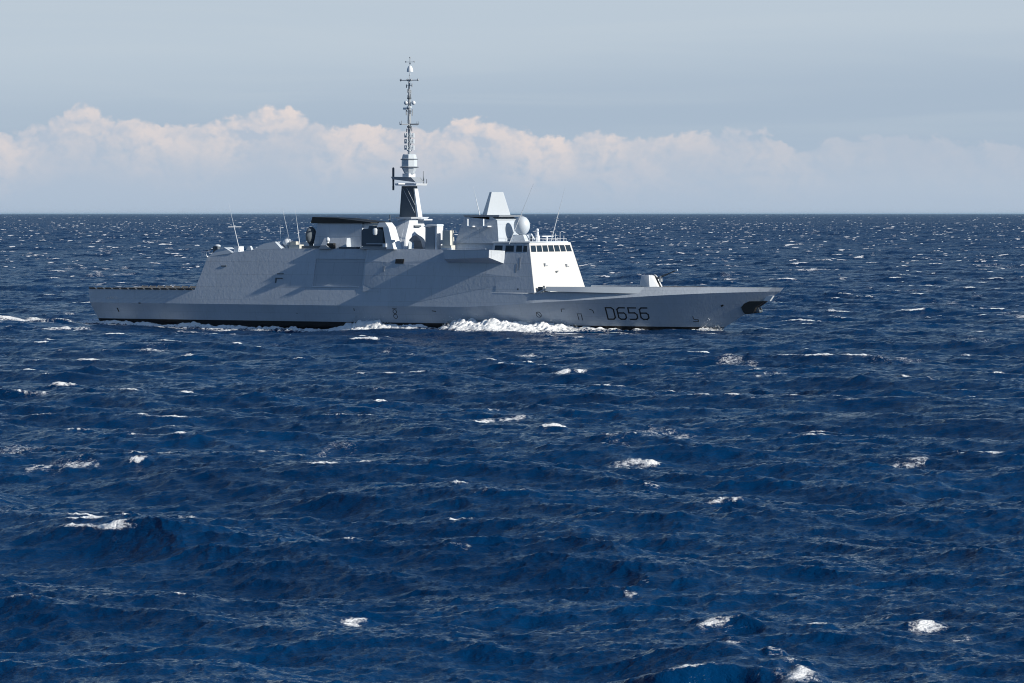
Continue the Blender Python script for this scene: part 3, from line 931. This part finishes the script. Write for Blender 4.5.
pole = MB().tube((66.0, 0, 33.0), (66.0, 0, 39.0), .32, .26, 10).tube((66.0, 0, 39.0), (66.0, 0, 47.4), .36, .17, 10).tube((66.0, 0, 47.4), (66.0, 0, 48.3), .06).build('mast_pole', 'mid', mast)
for z in (34.3, 35.5, 36.65):                        # three rings of aerial dipoles
    rg = MB()
    for kk in range(8):
        a = 2 * math.pi * kk / 8
        c, s_ = math.cos(a), math.sin(a)
        rg.tube((66 + .85 * c, .85 * s_, z - .42), (66 + .85 * c, .85 * s_, z + .42), .16, n=6)
        rg.tube((66, 0, z), (66 + .85 * c, .85 * s_, z), .04, n=4)
    rg.build('aerial_ring', 'plain', pole)
for z, a0 in ((37.7, 20), (39.9, 65), (40.8, 110), (41.3, 10), (44.2, 40), (45.1, 85), (46.2, 15)):   # small aerials up the pole
    c, s_ = math.cos(R(a0)), math.sin(R(a0))
    MB().tube((66 - .75 * c, -.75 * s_, z), (66 + .75 * c, .75 * s_, z), .05, n=5).tube((66 + .75 * c, .75 * s_, z - .3), (66 + .75 * c, .75 * s_, z + .4), .1, n=6).tube((66 - .75 * c, -.75 * s_, z - .4), (66 - .75 * c, -.75 * s_, z + .25), .1, n=6).build('pole_aerial', 'mid', pole)
for k, (z, rr) in enumerate(((33.6, .5), (38.1, .45), (41.9, .5), (43.6, .42))):
    MB().lathe((66.0, 0), [(.3, z), (rr, z + .06), (rr, z + .3), (.3, z + .36)], 10).build('pole_collar', 'dark' if k % 2 else 'plain', pole)
ya = MB().tube((66, -3.2, 38.75), (66, 3.2, 38.75), .13, n=6).tube((63.9, 0, 38.8), (68.1, 0, 38.8), .12, n=6)
for p in (-3.0, 3.0):
    ya.tube((66, p, 38.6), (66, p, 39.4), .06, n=5)
for s in (63.9, 68.1):
    ya.tube((s, 0, 38.7), (s, 0, 39.3), .06, n=5)
ya.build('yard', 'mid', pole)
for c in ((65.4, .2, 42.9), (66.8, -.2, 42.9)):
    MB().ball(c, .42, .42, .42, 12, 8).build('satellite_aerial', 'white', pole)
MB().box(64.9, 65.7, -.2, .5, 41.6, 42.0).build('aerial_box', 'white', pole)
tr = MB().tube((64.1, .2, 47.25), (68.0, -.2, 47.25), .08, n=5)
for s in (64.1, 67.9, 65.6, 66.4):
    tr.ball((s, 0, 47.3), .2, .2, .26, 8, 6)
tr.build('wind_gauge', 'mid', pole)
MB().tube((66.15, 0, 48.2), (66.15, 0, 48.7), .07).build('pole_neck', 'plain', pole)
MB().ball((66.15, 0, 48.85), .62, .62, 1.25, 16, 10, 0, math.pi / 2).build('top_dome', 'white', pole)
tp = MB().tube((66.15, 0, 50.05), (66.15, 0, 51.5), .06, n=5).tube((65.2, 0, 50.75), (67.1, 0, 50.75), .04, n=5)
for s, z in ((65.2, 50.8), (67.1, 50.8), (66.15, 51.6), (66.15, 50.5)):
    tp.ball((s, 0, z), .15, .15, .15, 8, 6)
tp.build('masthead_lights', 'mid', pole)

# ---- funnel with its black wedge cap
fn = MB().hexa([(47.0, -4.4, 14.8), (58.0, -4.4, 14.8), (58.0, 4.4, 14.8), (47.0, 4.4, 14.8)],
               [(47.6, -3.6, 19.72), (57.6, -3.6, 19.72), (57.6, 3.6, 19.72), (47.6, 3.6, 19.72)])
funnel = fn.build('funnel', 'side', ship)
MB().prism([(46.2, 19.74), (59.6, 19.74), (59.6, 19.95), (52.0, 20.75), (46.6, 20.95)], -3.9, 3.9).build('funnel_cap', 'black', funnel, label='black sooted wedge on top of the funnel')
for s in (53.2, 54.7):
    for z in (16.9, 18.6):
        MB().box(s, s + .5, 3.4, 4.25 - (z - 14.8) * .163, z, z + .55).build('louvre', 'dark', funnel)
MB().hexa([(49.6, -6.4, 14.8), (55.6, -6.4, 14.8), (55.6, 6.4, 14.8), (49.6, 6.4, 14.8)],
          [(50.2, -5.4, 16.9), (55.2, -5.4, 16.9), (55.2, 5.4, 16.9), (50.2, 5.4, 16.9)]).build('funnel_casing', 'side', funnel)
MB().box(57.62, 59.6, -3.2, 3.2, 17.4, 19.72).box(57.9, 58.4, 3.3, 3.6, 14.8, 17.6).build('funnel_lit_front', 'white', funnel)  # white box standing for the funnel's forward face in sun
MB().ball((45.9, 3.2, 17.3), .85, 1.6, 1.75, 20, 12).tube((45.9, 3.2, 14.8), (45.9, 3.2, 16.2), .4).build('satellite_dome', 'dark', ship)  # dark colour paints the funnel's shadow onto the dome
MB().box(45.0, 49.4, 4.2, 6.0, 14.82, 15.35).build('deck_locker', 'dark', ship)

# decoy launcher and its white screen between funnel and mast
lc = MB().prism([(60.2, 15.4), (64.9, 15.4), (64.9, 18.5), (64.1, 18.7), (63.9, 19.3), (61.9, 19.3), (61.7, 18.7), (60.6, 18.7), (60.2, 18.3)], 6.2, 8.4)
launcher = lc.build('decoy_launcher', 'dark', ship)  # dark colour paints in the shade on its near side
MB().box(61.5, 65.4, 8.42, 8.8, 15.75, 15.9).build('launcher_rail', 'plain', launcher)
MB().lathe((63.3, 8.5), [(.35, 17.5), (.5, 17.8), (.5, 18.6), (.3, 18.8)], 10).build('launcher_head', 'white', launcher)
MB().box(62.4, 63.7, 6.6, 8.2, 19.32, 19.75).build('launcher_lid', 'sand', launcher)
MB().taper(59.6, 65.6, .95, 14.86, 60.5, 64.9, .95, 15.38, 7.25).build('launcher_base', 'mid', launcher)
# screen seen as a bright bent leg
MB().hexa([(66.0, 5.7, 14.8), (67.6, 5.7, 14.8), (67.6, 8.9, 14.8), (66.0, 8.9, 14.8)],
          [(65.0, 5.7, 19.0), (66.2, 5.7, 19.0), (66.2, 8.5, 19.0), (65.0, 8.5, 19.0)]).hexa([(63.8, 5.7, 19.001), (66.2, 5.7, 19.001), (66.2, 8.5, 19.001), (63.6, 8.5, 19.001)],
          [(64.2, 5.7, 19.9), (65.4, 5.7, 19.9), (65.4, 8.3, 19.9), (64.0, 8.3, 19.9)]).build('exhaust_screen', 'white', ship)
MB().box(67.0, 67.8, 8.2, 8.8, 16.2, 16.6).build('screen_step', 'white', ship)
MB().box(65.3, 66.0, 8.7, 9.2, 15.2, 15.9).build('screen_step', 'white', ship)

# blocks forward of the mast
b2 = MB().hexa([(73.6, 4.9, 14.78), (75.6, 4.9, 14.78), (75.6, 7.4, 14.78), (73.6, 7.4, 14.78)],
               [(73.6, 4.9, 19.0), (75.7, 4.9, 19.0), (75.7, 7.3, 19.0), (73.6, 7.3, 19.0)])
missile = b2.build('missile_canister_block', 'mid', ship)
MB().hexa([(75.71, 4.6, 14.78), (76.1, 4.6, 14.78), (76.1, 7.4, 14.78), (75.71, 7.4, 14.78)],
          [(75.71, 4.6, 19.2), (76.1, 4.6, 19.2), (76.1, 7.3, 19.2), (75.71, 7.3, 19.2)]).build('block_lit_front', 'white', missile)  # white sheet added as the block's forward face in sun
MB().hexa([(73.2, 4.6, 19.05), (76.2, 4.6, 19.25), (76.2, 7.5, 19.25), (73.2, 7.5, 19.05)],
          [(74.0, 4.8, 19.6), (76.1, 4.8, 19.6), (76.1, 7.3, 19.6), (74.0, 7.3, 19.6)]).build('block_lid', 'plain', missile)
b3 = MB().taper(77.3, 79.0, .85, 15.6, 77.3, 78.9, .75, 18.4, 6.5)
b3.box(77.0, 79.2, 5.7, 7.3, 14.78, 15.58)
MB().box(77.4, 79.6, 7.3, 7.9, 14.8, 15.1).build('deck_box', 'white', ship)
b3.build('signal_locker', 'sand', ship)
MB().tube((78.0, 2, 14.8), (78.0, 2, 19.8), .05).build('roof_post', 'plain', ship)
MB().tube((63.4, 3.0, 20.0), (63.4, 3.0, 21.4), .1).build('roof_post', 'dark', ship)

# ---- after deck: raised side screens, light gun, domes, lockers
for sg in (1, -1):
    a = [(25.35, WALLA(13.2), 13.22), (30.8, WALLA(13.6) + .05, 13.9), (30.8, WALLA(13.6) - 3.2, 13.9), (25.35, WALLA(13.2) - 2.0, 13.22)]
    b = [(26.9, WALLA(14.6), 14.5), (28.6, WALLA(14.9), 15.0), (28.6, WALLA(14.9) - 3.0, 15.0), (26.9, WALLA(14.6) - 1.8, 14.5)]
    f = lambda q: [(x, sg * y, z) for x, y, z in q]
    MB().hexa(f(a), f(b)).build('side_screen', 'plain', ship)
    a = [(33.6, WALLA(14.4), 14.45), (35.0, WALLA(14.4), 14.45), (35.0, WALLA(14.4) - .8, 14.45), (33.6, WALLA(14.4) - .8, 14.45)]
    b = [(34.0, WALLA(15.3), 15.2), (34.5, WALLA(15.3), 15.3), (34.5, WALLA(15.3) - .6, 15.3), (34.0, WALLA(15.3) - .6, 15.2)]
    MB().hexa(f(a), f(b)).build('side_screen', 'plain', ship)
    a = [(35.2, WALLA(14.5), 14.5), (41.6, WALLA(14.8), 14.83), (41.6, WALLA(14.8) - 2.4, 14.83), (35.2, WALLA(14.5) - 1.4, 14.5)]
    b = [(37.4, WALLA(15.8), 15.75), (40.0, WALLA(16.1), 16.15), (40.0, WALLA(16.1) - 2.3, 16.15), (37.4, WALLA(15.8) - 1.3, 15.75)]
    MB().hexa(f(a), f(b)).build('side_screen', 'plain', ship)
    MB().hexa(f([(50.3, 8.0, 14.8), (53.0, 8.0, 14.8), (53.0, 7.3, 14.8), (50.3, 7.3, 14.8)]), f([(50.9, 7.9, 15.5), (52.0, 7.9, 15.5), (52.0, 7.3, 15.5), (50.9, 7.3, 15.5)])).build('fairlead', 'mid', ship)
MB().box(30.4, 31.4, 4.6, 6.6, 13.9, 15.2).build('deck_box', 'white', ship)
MB().box(36.0, 37.4, 4.0, 6.4, 15.0, 15.5).build('deck_box', 'white', ship)
gun = MB().taper(25.8, 27.4, .7, 13.3, 26.1, 27.2, .5, 14.7, 6.7).box(25.9, 27.0, 6.2, 7.2, 14.5, 15.2)
lg = gun.build('light_gun', 'dark', ship)
MB().tube((26.4, 6.7, 14.8), (24.0, 6.9, 14.3), .09, .06).build('gun_barrel', 'dark', lg)
MB().ball((26.6, 6.6, 15.25), .7, .6, .35, 12, 8).build('gun_cover', 'plain', lg)
nt = MB()
for s in np.arange(23.9, 25.4, .5):
    nt.tube((s, 8.0, 13.0), (s, 8.0, 14.1), .05, n=5)
nt.tube((23.8, 8.0, 14.1), (25.6, 8.0, 14.1), .05, n=5).box(23.9, 25.2, 7.2, 8.25, 13.1, 13.35)
nt.build('platform_rail', 'white', ship)
MB().ball((41.6, 5.0, 15.95), .95, .95, .8, 16, 10).tube((41.6, 5, 14.85), (41.6, 5, 15.4), .5).build('small_dome', 'white', ship)
MB().box(42.6, 44.0, 4.4, 5.8, 14.85, 16.2).box(43.0, 45.4, 5.2, 6.8, 14.85, 15.6).build('raft_canister', 'sand', ship)
MB().tube((51.9, 7.0, 14.8), (51.9, 7.0, 16.2), .25).ball((51.9, 7.0, 16.55), .42, .42, .5, 10, 8).build('searchlight', 'white', ship)
MB().box(52.0, 53.4, 6.6, 7.5, 14.8, 15.9).build('deck_locker', 'black', ship)
MB().box(54.6, 58.5, 5.6, 7.4, 14.82, 15.2).build('deck_locker', 'dark', ship)

# whip aerials
for a, b in (((32.2, 7.4, 14.3), (29.7, 7.4, 23.6)), ((42.7, 6.0, 16.0), (41.1, 6.0, 22.6)), ((45.0, 6.0, 15.6), (44.0, 6.0, 22.3)),
             ((39.6, 4.0, 15.0), (39.3, 4.0, 19.6)), ((83.6, 4.0, 21.3), (82.1, 4.0, 26.9)), ((92.0, 8.0, 15.9), (97.2, 8.0, 27.2)),
             ((95.4, -2.6, 16.4), (98.4, -2.6, 26.6))):
    a, b = np.array(a), np.array(b)
    wa = MB().tube(a, a + (b - a) * .55, .085, .06, 6).build('whip_antenna', 'white', ship)
    MB().tube(a + (b - a) * .55, b, .045, .02, 6).build('whip_tip', 'plain', wa)
MB().tube((31.0, 7.4, 19.0), (31.7, 6.0, 19.0), .06).tube((30.4, 8.8, 19.0), (31.0, 7.4, 19.0), .06).build('cross_arm', 'white', ship)

# ---- main gun on the forecastle
gt = MB()
gt.hexa([(116.2, -1.8, 7.97), (118.4, -1.8, 7.97), (118.4, 1.8, 7.97), (116.2, 1.8, 7.97)],
        [(116.5, -1.5, 10.1), (118.0, -1.45, 10.2), (118.0, 1.45, 10.2), (116.5, 1.5, 10.1)])
gt.hexa([(118.4, -1.8, 7.97), (119.7, -1.0, 7.97), (119.7, 1.0, 7.97), (118.4, 1.8, 7.97)],
        [(118.0, -1.45, 10.2), (118.6, -.85, 10.0), (118.6, .85, 10.0), (118.0, 1.45, 10.2)])
turret = gt.build('gun_turret', 'white', ship, bevel=.06)
MB().hexa([(118.8, -.32, 8.0), (119.76, -.32, 8.0), (119.76, .32, 8.0), (118.8, .32, 8.0)],
          [(118.05, -.32, 10.2), (118.68, -.32, 10.03), (118.68, .32, 10.03), (118.05, .32, 10.2)]).build('barrel_slot', 'black', turret)
MB().tube((118.6, 0, 9.35), (121.2, 0, 10.35), .22, .16, 10).tube((121.2, 0, 10.35), (123.0, 0, 11.05), .12, .11, 10).build('gun_barrel', 'dark', turret)
MB().tube((122.8, 0, 10.97), (123.25, 0, 11.14), .17, n=10).build('muzzle', 'plain', turret)
MB().tube((119.8, 0, 8.9), (119.8, 0, 9.9), .35, .28).build('gun_mantlet', 'mid', turret)

# ---- bow: anchor pocket, anchor, stem lip
MB().prism([(136.7, 4.3), (137.3, 5.0), (138.3, 5.45), (141.4, 5.5), (140.6, 4.9), (139.6, 4.3), (139.3, 3.6), (139.2, 3.25), (137.5, 3.05), (137.1, 3.5)], -.9, .9).build('anchor_pocket', 'black', ship, label='black anchor recess in the stem')
an = MB().tube((139.2, 0, 4.3), (140.0, 0, 3.55), .16).tube((140.0, -.75, 3.6), (140.0, .75, 3.6), .28, n=8)
for p in (-.6, .6):
    an.hexa([(139.6, p - .15, 3.5), (140.4, p - .15, 3.5), (140.4, p + .15, 3.5), (139.6, p + .15, 3.5)], [(139.8, p - .05, 4.3), (140.1, p - .05, 4.3), (140.1, p + .05, 4.3), (139.8, p + .05, 4.3)])
an.build('anchor', 'dark', ship)
MB().prism([(140.9, 5.55), (142.2, 5.5), (142.9, 6.5), (141.6, 6.4)], -.34, .34).build('stem_lip', 'white', ship)

# ---- flight deck: folded safety nets along both edges
for sg in (1, -1):
    for s in np.arange(-1.6, 21.5, 1.9):
        p = 9.2 + (WALLA(6.7) - 9.2) * min(1, (s + 1.95) / 22)
        f = MB()
        f.hexa([(s, sg * p, 6.62), (s + 1.6, sg * p, 6.62), (s + 1.6, sg * (p - .06), 6.62), (s, sg * (p - .06), 6.62)],
               [(s + .15, sg * (p + .5), 7.0), (s + 1.45, sg * (p + .5), 7.0), (s + 1.45, sg * (p + .44), 7.02), (s + .15, sg * (p + .44), 7.02)])
        f.tube((s, sg * p, 6.7), (s + .15, sg * (p + .55), 7.1), .06, n=5)
        f.build('safety_net', 'deck', ship)
MB().box(-1.7, 20.5, -8.8, 8.8, 6.72, 6.735).build('landing_deck', 'deck', ship)

# ---- markings on the hull sides
GL = {'D': [[(0, 0), (0, 2), (.75, 2), (1, 1.72), (1, .28), (.75, 0), (0, 0)]],
      '6': [[(1, 2), (.28, 2), (0, 1.72), (0, .28), (.25, 0), (.75, 0), (1, .28), (1, .85), (.78, 1.1), (0, 1.1)]],
      '5': [[(1, 2), (0, 2), (0, 1.12), (.75, 1.12), (1, .85), (1, .28), (.75, 0), (0, 0)]],
      'A': [[(0, 0), (.5, 2), (1, 0)], [(.2, .8), (.8, .8)]], 'L': [[(0, 2), (0, 0), (1, 0)]],
      'S': [[(1, 2), (0, 2), (0, 1.1), (1, 1), (1, 0), (0, 0)]], 'C': [[(1, 2), (0, 2), (0, 0), (1, 0)]],
      'E': [[(1, 2), (0, 2), (0, 0), (1, 0)], [(0, 1), (.8, 1)]]}


def lettering(text, s0, z0, cw, ch, pitch, stroke, name, mat, side, surf, off=.03):
    m = MB()
    for k, c in enumerate(text):
        for line in GL[c]:
            pts = [(s0 + side * (k * pitch + x * cw), z0 + y / 2 * ch) for x, y in line]
            for (a, b), (c_, d) in zip(pts[:-1], pts[1:]):
                L = math.hypot(c_ - a, d - b)
                ux, uz = (c_ - a) / L, (d - b) / L
                a2, b2, c2, d2 = a - ux * stroke / 2, b - uz * stroke / 2, c_ + ux * stroke / 2, d + uz * stroke / 2
                nx, nz = -uz * stroke / 2, ux * stroke / 2
                q = [(a2 + nx, b2 + nz), (c2 + nx, d2 + nz), (c2 - nx, d2 - nz), (a2 - nx, b2 - nz)]
                m.hexa([(s, side * (surf(s, z) - .02), z) for s, z in q], [(s, side * (surf(s, z) + off), z) for s, z in q])
    return m.build(name, mat, ship)


lettering('D656', 111.7, 1.95, 1.42, 2.15, 2.08, .24, 'hull_number', 'mark', 1, hull_at)
lettering('D656', 119.4, 1.95, 1.42, 2.15, 2.08, .24, 'hull_number', 'mark', -1, hull_at)
WS = lambda s, z: tab(s, [(-1.2, 9.8), (24, 10.27)]) - (z - 4.02) * tab(s, [(-1.2, .228), (20, .268)])
lettering('ALSACE', 2.6, 4.75, .28, .42, .46, .07, 'ship_name', 'pale', 1, WS, .06)
for sg in (1, -1):
    def mark(pts, name='draught_mark', st=.11):
        m = MB()
        for line in pts:
            for (a, b), (c, d) in zip(line[:-1], line[1:]):
                L = math.hypot(c - a, d - b)
                nx, nz = -(d - b) / L * st / 2, (c - a) / L * st / 2
                q = [(a + nx, b + nz), (c + nx, d + nz), (c - nx, d - nz), (a - nx, b - nz)]
                m.hexa([(s, sg * (hull_at(s, z) - .02), z) for s, z in q], [(s, sg * (hull_at(s, z) + .03), z) for s, z in q])
        m.build(name, 'mark', ship)
    ring = lambda s, z, r: [(s + r * math.cos(t), z + r * math.sin(t)) for t in np.linspace(0, 2 * math.pi, 11)]
    mark([ring(68.4, 2.05, .42), ring(68.4, 2.95, .4), [(67.9, 3.5), (68.9, 3.5)]])
    mark([ring(98.6, 2.7, .5), [(98.2, 3.1), (99.0, 2.3)]])
    mark([[(103.2, 3.2), (103.2, 3.8), (103.9, 3.8)]])
    mark([[(106.0, 2.9), (106.9, 2.9)], [(106.1, 2.8), (106.1, 1.7)], [(106.8, 2.8), (106.8, 1.7)]])
    mark([[(108.6, 3.8), (109.2, 3.6), (109.3, 3.0)]])
    mark([[(127.5, 2.6), (127.6, 2.0), (128.4, 2.0), (128.4, 1.6), (127.4, 1.6)]])
    mark([[(133.0, 4.5), (133.5, 4.7)]], 'hawse_fitting', .3)
    mark([[(5.0, 3.0), (5.2, 2.2)]], 'draught_mark', .25)
    mark([[(10.4, 4.0), (10.9, 4.0)]], 'hawse_fitting', .2)
    mark([[(59.5, 3.5), (59.5, 3.0)], [(76.5, 3.2), (77.4, 3.1)], [(46.5, 2.4), (46.7, 2.4)]], 'hull_fitting', .16)
    # small fittings on the superstructure side
    def fit(s0, s1, z0, z1, name, mat='mark', d=.06):
        W = WALLA if s0 < 60 else WALL
        q = lambda z, a: [(s0, sg * (W(z) - .03), z), (s1, sg * (W(z) - .03), z), (s1, sg * (W(z) + a), z), (s0, sg * (W(z) + a), z)]
        MB().hexa(q(z0, d), q(z1, d)).build(name, mat, ship)
    fit(41.6, 43.0, 9.9, 10.05, 'eyebrow', 'dark', .12)
    fit(41.3, 42.9, 9.0, 9.2, 'eyebrow', 'dark', .12)
    fit(41.3, 41.6, 8.2, 9.0, 'pipe', 'dark')
    fit(28.6, 29.8, 11.3, 11.5, 'eyebrow', 'dark', .12)
    fit(94.6, 94.85, 7.3, 7.6, 'side_light', 'mark')
    fit(91.4, 91.6, 9.8, 10.05, 'side_light', 'mark')
    fit(94.4, 94.7, 11.1, 13.4, 'ladder', 'mid', .08)
    fit(93.8, 94.1, 10.6, 12.2, 'ladder', 'mid', .08)
    fit(65.4, 65.7, 10.6, 11.6, 'ladder', 'mid', .34)


# ------------------------------------------------------------------ white water along the hull
def build_bow_wave():
    ss = np.arange(-3.0, 133.0, 0.16)
    qq = np.arange(-0.6, 9.6, 0.16)
    S, Q = np.meshgrid(ss, qq, indexing='ij')
    P = np.interp(S, SW, PW) + Q
    H = tab(S, [(-3, .2), (4, .45), (18, .4), (24, .85), (27, .5), (36, .65), (42, .8), (46, .9), (50, .5), (55, .5), (57, .9), (60, 1.6), (63, 1.7), (67, 1.2), (74, .8), (77, .5),
                (80, 1.3), (82.5, 1.9), (86, 1.7), (90, 1.8), (93, 1.5), (96, 1.2), (100, 1.35), (103, 1.2), (107, .9), (110, .6), (116, .45), (122, .25), (128, .6), (131, .8), (133, .2)])
    Fm = tab(S, [(-3, .95), (18, 1.0), (40, 1.05), (54, 1.0), (59, 1.5), (65, 1.5), (70, .9), (77, .7), (80, 1.3), (84, 1.6), (100, 1.6), (104, 1.2), (108, .85), (114, .6), (120, .45), (126, .5), (131, .9)])
    wid = tab(S, [(-3, 1.2), (50, 1.2), (60, 2.6), (70, 1.6), (78, 1.6), (84, 4.2), (98, 4.8), (106, 2.8), (118, 1.4), (132, .9)])
    n = .55 * (value_noise(S / 3.1 + 3, Q / 2.0 + 3, 21) - .5) + .55 * (value_noise((S + .6 * Q) / .9 + 8, Q / .8, 22) - .5) + .5 * (value_noise((S + .8 * Q) / .34, Q / .34, 23) - .5)
    prof = np.where(Q < .9, .8 + .2 * np.clip(Q, 0, 1) / .9, np.exp(-((Q - .9) / wid) ** 2))
    Z = (H * 1.06 + .55) * prof * (1 + .62 * n) - .25 - tab(S, [(-30, 0), (0, .35), (24, 1.15), (48, 1.5), (62, 1.2), (80, .75), (132, .75)]) + .10 * n
    foam = Fm * np.where(Q < .9, 1.0, np.exp(-((Q - .9) / (wid * 1.15)) ** 2)) * (.8 + .9 * n)
    ns, nq = S.shape
    co = np.stack([S, -P, Z], -1).reshape(-1, 3).astype(np.float32)
    i = (np.arange(ns - 1)[:, None] * nq + np.arange(nq - 1)[None, :]).ravel()
    f = np.stack([i, i + nq, i + nq + 1, i + 1], 1)
    me = bpy.data.meshes.new('bow_wave')
    # drops and rags of spray thrown off the crest: small tumbling flakes, thinning out upwards
    vs, fs = co.tolist(), f[:, ::-1].tolist()
    fl = np.clip(foam, 0, 2).ravel().tolist()
    for _ in range(5200):
        s0 = rng.choice((rng.uniform(79, 106), rng.uniform(58, 68), rng.uniform(79, 94), rng.uniform(129, 133)))
        q0 = rng.gamma(2.0, .55)
        zt = float(tab(s0, [(56, .2), (62, .7), (68, .2), (79, .9), (83, 1.45), (91, 1.45), (97, .9), (103, 1.0), (107, .6), (129, .2), (133, .2)]))
        z0 = zt + rng.exponential(.30) - .35 * q0
        p0 = float(np.interp(s0, SW, PW)) + q0
        r0 = rng.uniform(.025, .085)
        b = len(vs)
        for k in range(4):
            e = rng.normal(size=3) * r0
            vs.append([s0 + e[0], -p0 + e[1], z0 + e[2]])
            fl.append(1.6)
        fs += [[b, b + 1, b + 2], [b, b + 2, b + 3], [b, b + 3, b + 1], [b + 1, b + 3, b + 2]]
    me.from_pydata(vs, [], fs)
    me.polygons.foreach_set('use_smooth', np.ones(len(me.polygons), bool))
    at = me.attributes.new('foam', 'FLOAT', 'POINT')
    at.data.foreach_set('value', np.array(fl, np.float32))
    ro = me.attributes.new('unresolved', 'FLOAT', 'POINT')
    ro.data.foreach_set('value', np.full(len(vs), 0.2, np.float32))
    me.materials.append(bpy.data.materials['sea_water'])
    o = bpy.data.objects.new('bow_wave', me)
    o.location = ship.location
    o.rotation_euler = ship.rotation_euler
    o['kind'] = 'stuff'
    o['label'] = 'white foaming wave thrown up along the side of the grey frigate'
    o['category'] = 'wave'
    COL.objects.link(o)


build_bow_wave()


# ------------------------------------------------------------------ thin sea haze
def build_haze():
    bm = bmesh.new()
    bmesh.ops.create_cube(bm, size=1.0)
    me = bpy.data.meshes.new('haze')
    bm.to_mesh(me)
    bm.free()
    o = bpy.data.objects.new('haze', me)
    o.scale = (160000, 380000, 62.0)
    o.location = (0, 180000, 25.0)
    o['kind'] = 'stuff'
    m = bpy.data.materials.new('haze')
    m.use_nodes = True
    N = Nodes(m.node_tree)
    v = N.new('ShaderNodeVolumePrincipled')
    v.inputs['Color'].default_value = (0.50, 0.75, 1.0, 1)
    v.inputs['Density'].default_value = 4e-6
    v.inputs['Anisotropy'].default_value = 0.2
    out = N.new('ShaderNodeOutputMaterial')
    N.put(out.inputs['Volume'], v.outputs[0])
    me.materials.append(m)
    COL.objects.link(o)


build_haze()
